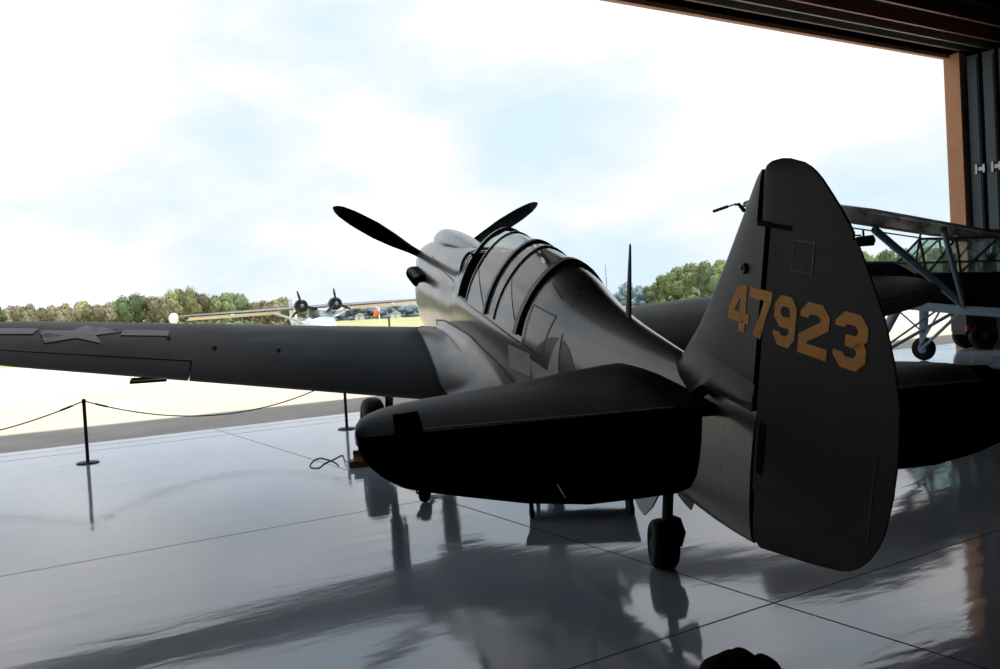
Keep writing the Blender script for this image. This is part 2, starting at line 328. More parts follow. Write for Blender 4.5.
rings.append(fring(C0, .55)); rings.append(fring(C0 + .004, SILL))
for k in range(1, 12): rings.append(fring(C0 + (C1 - C0) * k / 12, SILL))
rings.append(fring(C1, SILL)); rings.append(fring(C1 + .004))
for x in (6.3, 6.45, 6.6, 6.75, 6.9, 7.1, 7.3, 7.5, 7.7, 7.9, 8.1, 8.3, 8.5, 8.75, 8.95, 9.12): rings.append(fring(x))
mb.loft(rings); fus = part(mb, 'fuselage', M['paint_fus'])
BV = BVHTree.FromPolygons([Vector(v) for v in mb.v], mb.f)
# seams, access door outline and filler plates on the fuselage side
def side_cast(x, z, sgn=-1, off=.004):
    h = BV.ray_cast(Vector((x, sgn * 2, z)), Vector((0, -sgn, 0)))[0]
    return (h + Vector((0, sgn * off, 0))) if h else Vector((x, sgn * .05, z))
def side_strip(pts, w, name, m, parent, seg=10, off=.004):
    mb = MB()
    for (xa, za), (xb, zb) in zip(pts, pts[1:]):
        d = Vector((xb - xa, zb - za)); nn = Vector((-d.y, d.x)).normalized() * w / 2; L = []
        for k in range(seg + 1):
            x, z = xa + d.x * k / seg, za + d.y * k / seg
            L.append([side_cast(x + nn.x, z + nn.y, -1, off), side_cast(x - nn.x, z - nn.y, -1, off)])
        mb.loft(L, closed=False)
    return part(mb, name, m, parent, 30)
def side_poly(pts, name, m, parent, off=.005, sub=5):
    bm = bmesh.new(); vs = [bm.verts.new((x, 0, z)) for x, z in pts]; bm.faces.new(vs); bmesh.ops.triangulate(bm, faces=bm.faces)
    bmesh.ops.subdivide_edges(bm, edges=bm.edges, cuts=sub, use_grid_fill=True); bm.verts.index_update()
    mb = MB(); mb.add([side_cast(v.co.x, v.co.z, -1, off) for v in bm.verts], [[v.index for v in f.verts] for f in bm.faces]); bm.free()
    return part(mb, name, m, parent, 60)
side_strip([(6.24, .42), (6.24, .10), (6.60, .08), (6.66, .40), (6.24, .42)], .012, 'baggage_door_seam', M['black'], fus)
side_strip([(6.34, .60), (6.62, .52)], .010, 'panel_seam', M['black'], fus)
side_strip([(3.90, .14), (5.0, .13), (6.15, .10)], .014, 'sill_rail', M['frame_dark'], fus)
side_strip([(1.9, .30), (3.6, .22)], .008, 'cowl_seam', M['black'], fus); side_strip([(3.62, .45), (3.66, -.3)], .008, 'cowl_seam', M['black'], fus)
side_strip([(1.25, .33), (1.25, -.5)], .008, 'cowl_seam', M['black'], fus)
# star-and-bar on the side
def star(cx, cz, r, rot=0): return [(cx + (r if k % 2 == 0 else r * .382) * sin(rot + k * pi / 5), cz + (r if k % 2 == 0 else r * .382) * cos(rot + k * pi / 5)) for k in range(10)]
ins = side_poly([(6.82 + .42 * cos(2 * pi * k / 28), -.15 + .42 * sin(2 * pi * k / 28)) for k in range(28)], 'insignia_disc', M['insig_blue'], fus, .003, 10)
side_poly(star(6.82, -.15, .47, .06), 'insignia_star', M['insig_white'], ins, .006, 12)
side_poly([(5.88, -.17), (6.39, -.13), (6.39, .06), (5.88, .03)], 'insignia_bar', M['insig_white'], ins, .005, 10)
# carburettor scoop on top of the nose
mb = MB(); rings = []
for x, h, w in ((.86, .02, .10), (.90, .12, .15), (1.1, .145, .17), (1.5, .135, .19), (2.0, .10, .20), (2.5, .05, .17), (2.9, .005, .1)):
    b = smooth_tab(FUS, x)[0] - .06; rings.append([Vector((x, w * cos(a), b + (h + .06) * sin(a) ** .7)) for a in [pi * k / 14 for k in range(15)]])
mb.loft(rings, closed=True); part(mb, 'carburetor_scoop', M['paint_fus'], None, 50)
# exhaust stubs each side
for sg in (-1, 1):
    for k in range(6):
        mb = MB(); x = 1.16 + k * .15; y = sg * (smooth_tab(FUS, x)[2] - .04)
        mb.tube([(x, y, .03), (x + .05, y + sg * .09, .035), (x + .15, y + sg * .15, .03), (x + .24, y + sg * .165, .025)], [.05, .055, .058, .062], 10, .62)
        part(mb, 'exhaust_stub', M['black'])
# spinner and blades
mb = MB(); mb.lathe([(0, 0), (.03, .08), (.10, .165), (.22, .25), (.38, .315), (.56, .35), (.64, .358)], (0, 0, 0), (1, 0, 0), 32); spn = part(mb, 'spinner', M['paint_fus'])
for i in range(3):
    a = RAD(149.7) - i * 2 * pi / 3; d = Vector((0, cos(a), sin(a))); tt = Vector((0, -sin(a), cos(a))); ax = Vector((1, 0, 0))
    def brings(r0, r1, n):
        out = []
        for k in range(n + 1):
            r = r0 + (r1 - r0) * k / n
            ch = lerp([(.28, .11), (.45, .16), (.7, .25), (1.0, .275), (1.35, .235), (1.55, .17), (1.64, .10), (1.68, .02)], r)[0]; th = lerp([(.28, .10), (.5, .07), (1.0, .035), (1.68, .008)], r)[0]
            pt = RAD(lerp([(.3, 62), (.7, 45), (1.1, 32), (1.68, 22)], r)[0])
            e1 = tt * cos(pt) + ax * sin(pt); e2 = ax * cos(pt) - tt * sin(pt)
            out.append([Vector((.5, 0, 0)) + d * r + e1 * (ch / 2 * cos(q)) + e2 * (th / 2 * sin(q)) for q in [2 * pi * j / 14 for j in range(14)]])
        return out
    mb = MB(); mb.loft(brings(.28, 1.56, 14)); bl = part(mb, 'propeller_blade', M['black'], spn, 50)
    mb = MB(); mb.loft(brings(1.56, 1.68, 4)); tag(part(mb, 'blade_tip', M['yellow'], bl, 50), 'faded yellow blade tip')
# ---- canopy: frames follow the virtual fuselage section, leaning aft as they rise
def cpt(x, a, k=1.0, up=0.):
    p = fpoint(x, a); zz = max(p.z, SILL); lean = .20 * (zz - SILL)
    q = fpoint(min(x + lean * 0, 6.3), a); return Vector((q.x + lean, q.y * k, q.z + up))
def arch(x, k=1.0, n=22, up=0., zmin=SILL):
    # parameter a where z = zmin
    lo, hi = 0., pi / 2 + .3
    for _ in range(30):
        mid = (lo + hi) / 2
        if fpoint(x, mid).z > zmin: lo = mid
        else: hi = mid
    return [cpt(x, -lo + 2 * lo * j / n, k, up) for j in range(n + 1)]
def frame(x, w, h, name='canopy_frame', m='frame_dark'):
    mb = MB(); A = arch(x - w / 2, 1.0, 22, .004); Bq = arch(x + w / 2, 1.0, 22, .004)
    ctr = Vector((x, 0, .2)); rings = []
    for p, q in zip(A, Bq):
        c = Vector((p.x, 0, .15)); o1 = (p - c).normalized() * h; c2 = Vector((q.x, 0, .15)); o2 = (q - c2).normalized() * h
        rings.append([p - o1, p + o1, q + o2, q - o2])
    mb.loft(rings); return part(mb, name, M[m], None, 25)
def pane(x0, x1, name, m, n=6, seg=22, shrink=.992):
    mb = MB(); mb.loft([arch(x0 + (x1 - x0) * i / n, shrink, seg) for i in range(n + 1)], closed=False); return part(mb, name, m, None, 60)
frame(4.07, .05, .020, m='fillet'); frame(5.12, .055, .018); frame(5.41, .025, .012, m='paint_fus'); frame(6.06, .075, .024)  # front bow in the lightened paint, coloured as if lit
frame(4.40, .02, .010, m='paint_fus'); 
pane(4.40, 5.12, 'sliding_canopy_glass', M['glass']); pane(5.12, 6.06, 'rear_canopy_glass', M['glass'])
# opaque lower panels slanting up to the glass
for xa, xb, za, zb in ((4.41, 5.10, .50, .17), (5.43, 6.02, .55, .20)):
    mb = MB(); rows = []
    for k in range(9):
        x = xa + (xb - xa) * k / 8; zt = za + (zb - za) * k / 8; row = []
        for j in range(5):
            z = SILL - .01 + (zt - SILL + .01) * j / 4
            lo, hi = 0., pi / 2 + .3
            for _ in range(26):
                mid = (lo + hi) / 2
                if fpoint(x, mid).z > z: lo = mid
                else: hi = mid
            row.append(cpt(x, lo, 1.003))
        rows.append(row)
    mb.loft(rows, closed=False); part(mb, 'canopy_side_panel', M['paint_fus'], None, 60)
# windscreen
mb = MB(); A = arch(4.01, .985, 22); base = []
for j in range(23):
    u = -1 + 2 * j / 22; base.append(Vector((3.49 + .42 * abs(u) ** 2.2, u * -.40 * -1 * -1, .545 - .38 * abs(u) ** 3.5)))
base = [Vector((b.x, A[j].y * .92, b.z)) for j, b in enumerate(base)]
mb.loft([base, [a * .5 + b * .5 for a, b in zip(A, base)], A], closed=False); part(mb, 'windscreen_glass', M['glass2'], None, 30)
mb = MB(); mb.tube([tuple(b + Vector((0, 0, .01))) for b in base], .016, 6); part(mb, 'windscreen_frame', M['paint_fus'])
for j in (6, 16):
    mb = MB(); mb.tube([tuple(base[j]), tuple(A[j])], .016, 6); part(mb, 'windscreen_post', M['paint_fus'])
# cockpit: dark tub, panel, seats
mb = MB(); mb.box((5.08, 0, SILL + .008), (2.1, .74, .02)); mb.box((4.15, 0, .36), (.05, .70, .46)); part(mb, 'cockpit_tub', M['cockpit'], None, 0)
for x in (4.62, 5.62):
    mb = MB(); mb.prism([(-.22, .12), (.22, .12), (.20, .46), (.12, .56), (-.12, .56), (-.20, .46)], lambda u, z: Vector((x + .02 + (z - .1) * .25, u, z)), lambda u, z: Vector((x + .07 + (z - .1) * .25, u, z)))
    st = part(mb, 'seat_back', M['cockpit'], None, 0)
    mb = MB(); mb.box((x + .20, 0, .62), (.08, .20, .14)); part(mb, 'headrest', M['cockpit'], st, 0)
# turn-over frame behind the front seat
mb = MB(); mb.tube([(4.98, -.28, .16), (5.06, -.25, .45), (5.12, -.12, .66), (5.13, 0, .69), (5.12, .12, .66), (5.06, .25, .45), (4.98, .28, .16)], .02, 6); part(mb, 'rollover_hoop', M['frame_dark'])
# ---- wings
DIH = .105
def wle(y): return 2.32 + .07 * y
def wte(y): return 5.58 - .222 * y
def wing_sec(y):
    le, te = wle(y), wte(y)
    if y > 4.5:
        u = min(1, (y - 4.5) / 1.19); e = 1 - math.sqrt(max(0, 1 - u ** 2.2)); m = le + (te - le) * .42; le += (m - le) * e; te += (m - te) * e
    return le, te
def wz(y): return -.665 + DIH * y
def naca(u, t): return 5 * t * (.2969 * math.sqrt(max(u, 0)) - .126 * u - .3516 * u * u + .2843 * u ** 3 - .1036 * u ** 4)
def wsurf(y, u, top, sg):
    le, te = wing_sec(y); c = te - le; t = .136 - .046 * y / 5.69
    cam_ = .013 * 4 * u * (1 - u); zz = wz(y) + (1 - u) * c * -.004 + c * cam_ + (naca(u, t) if top else -naca(u, t)) * c
    return Vector((le + u * c, sg * y, zz))
UU = [0, .004, .012, .025, .05, .09, .14, .2, .28, .38, .5, .62, .72, .80]
def wring(y, sg, u1=1.0, u0=0.0):
    us = [u for u in UU if u0 <= u <= u1]
    if u0 > 0: us = [u0, (u0 + .9) / 2]
    if u1 > .8: us += [.9, .97, 1.0]
    return [wsurf(y, u, True, sg) for u in reversed(us)] + [wsurf(y, u, False, sg) for u in (us if u0 > 0 else us[1:])]
def underside(o, lim=-.35):                   # neutral grey lower surfaces
    o.data.materials.append(M['paint_under'])
    for pl in o.data.polygons:
        if pl.normal.z < lim: pl.material_index = 1
underside(fus, -.6)
BVW = {}; WING = {}
for sg in (-1, 1):
    mb = MB(); YA, YB = 3.08, 5.12
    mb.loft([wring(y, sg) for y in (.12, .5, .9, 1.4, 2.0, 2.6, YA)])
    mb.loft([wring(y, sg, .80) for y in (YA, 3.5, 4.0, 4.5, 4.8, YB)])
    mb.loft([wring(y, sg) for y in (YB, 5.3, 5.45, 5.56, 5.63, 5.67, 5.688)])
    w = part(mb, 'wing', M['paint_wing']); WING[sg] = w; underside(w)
    BVW[sg] = BVHTree.FromPolygons([Vector(v) for v in mb.v], mb.f)
    mb = MB(); mb.loft([wring(y, sg, 1.0, .812) for y in (YA + .012, 3.5, 4.0, 4.5, 4.8, YB - .012)]); ail = part(mb, 'aileron', M['paint_wing'], w)
    te = wte(3.42); mb = MB(); mb.box((te - .01, sg * 3.42, wz(3.42) - .02), (.13, .30, .022)); part(mb, 'trim_tab', M['black'], ail, 0)
    # control-rod fairings and flush hatches
    for yy, uu in ((2.3, .62), (2.9, .62), (3.35, .5)):
        p = wsurf(yy, uu, True, sg); mb = MB(); mb.lathe([(-.05, .002), (-.02, .02), (.02, .022), (.08, .002)], p, (1, 0, 0), 8); part(mb, 'inspection_fairing', M['paint_wing'], w)
    # fillet between fuselage and wing
    mb = MB(); rows = []
    for k in range(25):
        x = 2.75 + (6.35 - 2.75) * k / 24
        grow = min(1, (x - 2.72) / .5); zA = lerp([(2.7, -.36), (3.3, -.25), (4.5, -.18), (5.6, -.25), (6.35, -.42)], x)[0]
        h = BV.ray_cast(Vector((x, -2, zA)), Vector((0, 1, 0)))[0]; A = Vector((x, h.y, zA))
        yb = lerp([(2.7, .60), (3.1, .76), (5.0, .86), (5.35, .84), (5.8, .60), (6.35, .42)], x)[0]
        le, te = wing_sec(yb)
        if x < te - .02: Bp = wsurf(yb, (x - le) / (te - le), True, -1) + Vector((0, 0, .006))
        else: Bp = Vector((x, -yb, lerp([(5.3, -.535), (6.35, -.50)], x)[0]))
        c1 = A + Vector((0, -.02, -.16)); c2 = Bp + Vector((0, .20, .01)); row = []
        for j in range(11):
            t = j / 10; q = A * (1 - t) ** 3 + c1 * 3 * t * (1 - t) ** 2 + c2 * 3 * t * t * (1 - t) + Bp * t ** 3
            row.append(Vector((q.x, -sg * q.y, q.z)))
        for dz in (-.05, -.12): row.append(Vector((row[10].x, row[10].y * (1 + dz * 1.5), row[10].z + dz * (1.2 if x > te - .02 else .6))))
        rows.append(row)
    mb.loft(rows, closed=False); fl = part(mb, 'wing_fillet', M['fillet'], None, 60)
    mb = MB(); mb.tube([tuple(r[0] + Vector((0, sg * .004, 0))) for r in rows], .008, 5); part(mb, 'fillet_seam', M['black'], fl)
    mb = MB(); mb.tube([tuple(r[10] + Vector((0, 0, .002))) for r in rows[:18]], .006, 5); part(mb, 'fillet_seam', M['black'], fl)
# star on the left wing
def wing_poly(pts, name, m, parent, off=.004, sub=5):
    bm = bmesh.new(); vs = [bm.verts.new((x, y, 0)) for x, y in pts]; bm.faces.new(vs); bmesh.ops.triangulate(bm, faces=bm.faces)
    bmesh.ops.subdivide_edges(bm, edges=bm.edges, cuts=sub, use_grid_fill=True); bm.verts.index_update(); vs = []
    for v in bm.verts:
        h = BVW[-1].ray_cast(Vector((v.co.x, v.co.y, 3)), Vector((0, 0, -1)))[0]; vs.append((h or Vector((v.co.x, v.co.y, -.2))) + Vector((0, 0, off)))
    mb = MB(); mb.add(vs, [[v.index for v in f.verts] for f in bm.faces]); bm.free(); return part(mb, name, m, parent, 60)
lw = WING[-1]
wst = wing_poly([(3.62 + r * cos(a), -4.17 + r * sin(a)) for a, r in [(k * pi / 5 + pi, .42 if k % 2 == 0 else .16) for k in range(10)]], 'insignia_star', M['insig_grey'], lw, .006, 10)
for ya, yb in ((-5.05, -4.58), (-3.80, -3.36)): wing_poly([(3.42, ya), (3.42, yb), (3.66, yb), (3.66, ya)], 'insignia_bar', M['insig_grey'], wst, .006, 8)
# ---- tailplane
HX, HZ = 8.77, .262
SLE = [(.04, 7.62), (.3, 7.68), (.6, 7.79), (1.06, 7.98), (1.4, 8.08), (1.68, 8.18), (1.82, 8.27), (1.92, 8.40), (1.965, 8.55), (1.985, 8.74)]
def sle(y): return smooth_tab(SLE, y)[0]
def sth(y): return .055 - .020 * y / 2
for sg in (-1, 1):
    mb = MB(); rings = []
    for y in (.03, .3, .6, .9, 1.2, 1.5, 1.68, 1.8, 1.88, 1.93, 1.96, 1.978):
        le = sle(y); c = HX - le; tt = min(sth(y), c * .25 + .004); up = []; dn = []
        for u in (1, .85, .65, .45, .3, .18, .09, .03, 0):
            h = tt * (min(1, math.sqrt(u * 2.4) * 1.02) if u < .4 else 1 - .42 * ((u - .4) / .6) ** 1.6)
            up.append(Vector((le + u * c, sg * y, HZ + h)))
            if u > 0: dn.append(Vector((le + u * c, sg * y, HZ - h)))
        rings.append(up + dn[::-1])
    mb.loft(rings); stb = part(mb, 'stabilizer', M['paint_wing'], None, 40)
    mb = MB(); mb.box((HX - .004, sg * .98, HZ + .034), (.010, 1.35, .008)); part(mb, 'edge_glint_strip', M['door_grey'], stb, 0)  # pale strip added as the bright glint along the hinge edge
    # drooped elevator with horn balance
    DR = RAD(28); ES = [(.17, .05), (.30, .32), (.42, .49), (.5, .515), (.9, .525), (1.25, .475), (1.5, .405), (1.79, .31), (1.89, .225), (1.95, .13), (1.98, .05)]
    def ep(s, y, h): return Vector((HX + .012 + s * cos(DR) + h * sin(DR), sg * y, HZ - s * sin(DR) + h * cos(DR)))
    mb = MB(); rings = []
    for y in (.17, .24, .30, .36, .42, .5, .7, .95, 1.25, 1.5, 1.7, 1.79, 1.85, 1.89, 1.93, 1.955, 1.975):
        ch = smooth_tab(ES, y)[0]; h0 = sth(y) * .6
        rings.append([ep(s * ch, y, h0 * (1 - s) ** .8 + .003) for s in (1, .75, .5, .25, .05, 0)] + [ep(s * ch, y, -h0 * (1 - s) ** .8 - .003) for s in (0, .05, .25, .5, .75, 1)])
    mb.loft(rings)
    mb.prism([(-.165, 1.655), (-.155, 1.785), (.02, 1.79), (.02, 1.645)], lambda s, y: ep(s, y, .018), lambda s, y: ep(s, y, -.03))
    el = part(mb, 'elevator', M['paint_elev'], None, 30)
    mb = MB(); mb.tube([ep(.40, 1.075, .016), ep(.44, 1.07, .022), ep(.485, 1.06, .014)], .007, 6); part(mb, 'trim_tab_rod', M['metal'], el)
# ---- fin and rudder
RTE = [(-.352, 9.19), (-.284, 9.44), (-.217, 9.68), (-.14, 9.89), (-.03, 10.01), (.114, 10.085), (.276, 10.115), (.444, 10.125), (.646, 10.11), (.81, 10.06), (.98, 9.98), (1.14, 9.87), (1.33, 9.72), (1.465, 9.565), (1.54, 9.46), (1.58, 9.36), (1.594, 9.25)]
FLE = [(.36, 8.16), (.45, 8.24), (.55, 8.33), (.66, 8.435), (.80, 8.54), (.945, 8.642), (1.13, 8.76), (1.31, 8.87), (1.42, 8.935), (1.50, 8.985), (1.545, 9.03), (1.558, 9.055)]
def fth(x, z):                               # half thickness of fin+rudder section
    le = lerp(FLE, min(max(z, .36), 1.55))[0]; k = 1 - .55 * max(0, min(1, (z - .4) / 1.2))
    if x <= 9.17:
        u = max(0, (x - le) / max(.05, 9.17 - le)); return k * .072 * min(1, math.sqrt(u * 2.2 + .0001)) * (1 - .12 * u) + .003
    te = smooth_tab(RTE, z)[0]; return k * .062 * max(0, (te - x) / max(.03, te - 9.17)) ** .9 * min(1, (te - 9.12) / .35) + .004
zs = [.36, .45, .55, .66, .80, .945, 1.13, 1.285, 1.29, 1.31, 1.42, 1.50, 1.54]
mb = MB(); rings = []
for z in zs:
    le = lerp(FLE, z)[0]; te = 9.136 if z < 1.288 else 9.058; us = (0, .03, .08, .16, .28, .45, .65, .85, 1)
    if te - le < .02: le = te - .02
    rings.append([Vector((le + (te - le) * u, -fth(le + (te - le) * u, z) if u > 0 else 0, z)) for u in us] + [Vector((le + (te - le) * u, fth(le + (te - le) * u, z), z)) for u in us[:0:-1]])
mb.loft(rings); fin = part(mb, 'fin', M['paint_tail'], None, 40)
BVF = BVHTree.FromPolygons([Vector(v) for v in mb.v], mb.f)
def rte(z): return smooth_tab(RTE, z)[0]
RD = RAD(0)
def rud(x, y, z):                            # rudder deflected a little to starboard about its hinge
    dx = x - 9.17; return Vector((9.17 + dx * cos(RD) - y * sin(RD), dx * sin(RD) + y * cos(RD), z))
mb = MB(); rings = []
for z in (-.352, -.32, -.284, -.25, -.217, -.19, -.165, -.14, -.11, -.08, -.055, -.03, 0, .04, .114, .276, .444, .646, .81, .98, 1.14, 1.27):
    x1 = rte(z); x0 = 9.182; us = (0, .12, .3, .5, .7, .85, .95, 1)
    sc = .8 if z < 0 else 1
    rings.append([rud(x0 + (x1 - x0) * u, -fth(x0 + (x1 - x0) * u, z) * sc, z) for u in us] + [rud(x0 + (x1 - x0) * u, fth(x0 + (x1 - x0) * u, z) * sc, z) for u in us[::-1]])
mb.loft(rings); rings = []
for z in (1.30, 1.33, 1.40, 1.465, 1.51, 1.54, 1.562, 1.58, 1.59, 1.595):
    x1 = rte(z); x0 = lerp([(1.30, 9.068), (1.52, 9.066), (1.56, 9.075), (1.58, 9.11), (1.595, 9.19)], z)[0]; us = (0, .04, .1, .2, .35, .5, .7, .85, .95, 1)
    e = min(1, (1.6 - z) / .06) ** .5
    rings.append([rud(x0 + (x1 - x0) * u, -(fth(x0 + (x1 - x0) * u, z) * min(1, .45 + u * 9) * e + .002), z) for u in us] + [rud(x0 + (x1 - x0) * u, (fth(x0 + (x1 - x0) * u, z) * min(1, .45 + u * 9) * e + .002), z) for u in us[::-1]])
mb.loft(rings)
mb.loft([[rud(9.18 + u, sgn * fth(9.18 + u, z), z) for u, sgn in ((0, -1), (.3, -1), (.57, -1), (.57, 1), (.3, 1), (0, 1))] for z in (1.269, 1.301)])
rudder = part(mb, 'rudder', M['paint_rudder'], None, 40)
BVR = BVHTree.FromPolygons([Vector(v) for v in mb.v], mb.f)
mb = MB(); mb.tube([(9.160, 0, -.33), (9.160, 0, 1.28)], .022, 8); part(mb, 'rudder_hinge_tube', M['cockpit'], fin)
mb = MB(); mb.lathe([(-.035, .02), (-.02, .034), (.02, .034), (.035, .02)], (9.165, -.015, -.02), (0, 0, 1), 10); part(mb, 'hinge_bracket', M['black'], fin)
def tcast(bv, x, z, off=.003):
    h = bv.ray_cast(Vector((x, -1, z)), Vector((0, 1, 0)))[0]; return (h if h else Vector((x, -.05, z))) + Vector((0, -off, 0))
def tstrip(bv, pts, w, name, m, parent, off=.003):
    mb = MB()
    for (xa, za), (xb, zb) in zip(pts, pts[1:]):
        d = Vector((xb - xa, zb - za)); nn = Vector((-d.y, d.x)).normalized() * w / 2; L = []
        for k in range(9): x, z = xa + d.x * k / 8, za + d.y * k / 8; L.append([tcast(bv, x + nn.x, z + nn.y, off), tcast(bv, x - nn.x, z - nn.y, off)])
        mb.loft(L, closed=False)
    return part(mb, name, m, parent, 30)
tstrip(BVR, [(9.245, .33), (9.23, .07)], .055, 'hinge_slot_shade', M['cockpit'], rudder)  # dark strip painted on as the shaded slot at the hinge
tstrip(BVR, [(9.08, 1.287), (9.34, 1.283)], .022, 'balance_slot', M['cockpit'], rudder)
tb = tstrip(BVR, [(10.02, .44), (10.005, .25), (10.0, .04)], .008, 'trim_tab_seam', M['black'], rudder)
tstrip(BVR, [(9.37, 1.235), (9.515, 1.235), (9.515, 1.10), (9.37, 1.10), (9.37, 1.235)], .005, 'hatch_seam', M['black'], rudder)
tstrip(BVR, [(9.515, 1.24), (9.515, 1.09)], .010, 'hatch_hinge', M['black'], rudder)
mb = MB(); mb.lathe([(0, .028), (.012, .028), (.02, .02)], tcast(BVF, 8.985, 1.055, 0) + Vector((0, .004, 0)), (0, -1, 0), 14); tl = part(mb, 'tail_light', M['frame_dark'], fin)
mb = MB(); mb.lathe([(0, .013), (.01, .012), (.016, .004)], tcast(BVF, 8.975, 1.057, .012), (0, -1, 0), 10); part(mb, 'light_lens', M['white'], tl)
# fin root fairing along the fuselage and over the tailplane
for sg in (-1, 1):
    mb = MB(); rows = []
    for k in range(25):
        x = 8.24 + .91 * k / 24; zt = lerp([(8.24, .455), (8.34, .52), (8.46, .575), (9.15, .50)], x)[0]; yt = fth(x, max(zt, .37)) if x > 8.35 else .006; zo = lerp([(8.24, .43), (8.45, .40), (8.70, .35), (8.72, .40), (9.15, .405)], x)[0]; yo = lerp([(8.24, .05), (8.35, .10), (8.5, .15), (8.69, .185), (8.74, .125), (9.15, .075)], x)[0]
        A = Vector((x, sg * yt, zt)); Bq = Vector((x, sg * yo, zo)); Cq = Vector((x, sg * (yt + .012), zo + (zt - zo) * .12)); row = []
        for j in range(8): t = j / 7; row.append(A * (1 - t) ** 2 + Cq * 2 * t * (1 - t) + Bq * t * t)
        row += [Bq + Vector((0, -sg * .02, -.03)), Bq + Vector((0, -sg * .08, -.035))]; rows.append(row)
    mb.loft(rows, closed=False); part(mb, 'fin_fairing', M['paint_tail'], None, 50)
# tail number 47923
def dstroke(path, s):
    P = [Vector(p) for p in path]; L = []
    for i, p in enumerate(P):
        d0 = (p - P[i - 1]).normalized() if i > 0 else None; d1 = (P[i + 1] - p).normalized() if i < len(P) - 1 else None
        d0 = d0 or d1; d1 = d1 or d0; t = (d0 + d1).normalized(); nn = Vector((-t.y, t.x)); k = s / 2 / max(.5, nn.dot(Vector((-d1.y, d1.x)))); L.append((p + nn * k, p - nn * k))
    return [(L[i][0], L[i][1], L[i + 1][1], L[i + 1][0]) for i in range(len(L) - 1)]
S_ = .215; A_ = S_ / 2; W_ = .74; B_ = W_ - A_; C_ = .13
DIG = {'4': [[(W_, .30), (A_ * .7, .30), (A_ * .7, .42), (.40, 1.0 - A_ * .6)], [(.50, 0), (.50, 1.0)]],
       '7': [[(0, 1 - A_), (B_ - .02, 1 - A_), (B_ - .03, .80), (.30, 0)]],
       '9': [[(A_, .27), (A_, A_ + C_), (A_ + C_, A_), (B_ - C_, A_), (B_, A_ + C_), (B_, 1 - A_ - C_), (B_ - C_, 1 - A_), (A_ + C_, 1 - A_), (A_, 1 - A_ - C_), (A_, .60), (A_ + C_, .48), (B_ - A_, .48)]],
       '2': [[(A_, .70), (A_, 1 - A_ - C_), (A_ + C_, 1 - A_), (B_ - C_, 1 - A_), (B_, 1 - A_ - C_), (B_, .62), (A_, .30), (A_, A_), (W_, A_)]],
       '3': [[(A_, .72), (A_, 1 - A_ - C_), (A_ + C_, 1 - A_), (B_ - C_, 1 - A_), (B_, 1 - A_ - C_), (B_, .62), (B_ - C_ * .8, .5), (.26, .5)], [(B_ - C_ * .8, .5), (B_, .38), (B_, A_ + C_), (B_ - C_, A_), (A_ + C_, A_), (A_, A_ + C_), (A_, .28)]]}
for ch, x0, x1, bv, par in (('4', 8.862, 9.055, BVF, fin), ('7', 9.050, 9.142, BVF, fin), ('7', 9.184, 9.245, BVR, rudder), ('9', 9.268, 9.435, BVR, rudder), ('2', 9.462, 9.665, BVR, rudder), ('3', 9.702, 9.905, BVR, rudder)):
    mb = MB(); X0, X1 = (9.050, 9.245) if ch == '7' else (x0, x1)
    if ch == '7' and par is fin: continue
    for path in DIG[ch]:
        for q in dstroke(path, S_):
            g = []
            for i in range(5):
                row = []
                for j in range(5):
                    a = q[0].lerp(q[3], i / 4); b = q[1].lerp(q[2], i / 4); p = a.lerp(b, j / 4)
                    x = X0 + p.x / W_ * (X1 - X0); z = .737 + p.y * .238
                    b2 = bv
                    if ch == '7': b2 = BVF if x < 9.146 else BVR
                    row.append(tcast(b2, x, z, .003))
                g.append(row)
            mb.loft(g, closed=False)
    dg = part(mb, 'number_digit', M['orange_num'], par, 60); tag(dg, 'orange numeral %s' % ch)
# antenna mast and wire stub on the fin edge
mb = MB(); mb.loft([[Vector((7.40 + lx + w * cos(a), .35 * w * sin(a), z)) for a in [2 * pi * k / 10 for k in range(10)]] for z, w, lx in ((.44, .042, 0), (.60, .036, 0), (.85, .024, 0), (1.0, .014, .0), (1.012, .006, 0))]); part(mb, 'antenna_mast', M['black'])
mb = MB(); mb.tube([(8.86, 0, 1.33), (8.81, -.005, 1.36), (8.79, -.01, 1.355)], [.011, .008, .006], 6); mb.tube([(8.79, -.01, 1.36), (8.62, -.03, 1.315)], .004, 5); mb.tube([(8.72, -.018, 1.342), (8.60, -.032, 1.31)], .008, 6); part(mb, 'antenna_insulator', M['black'])
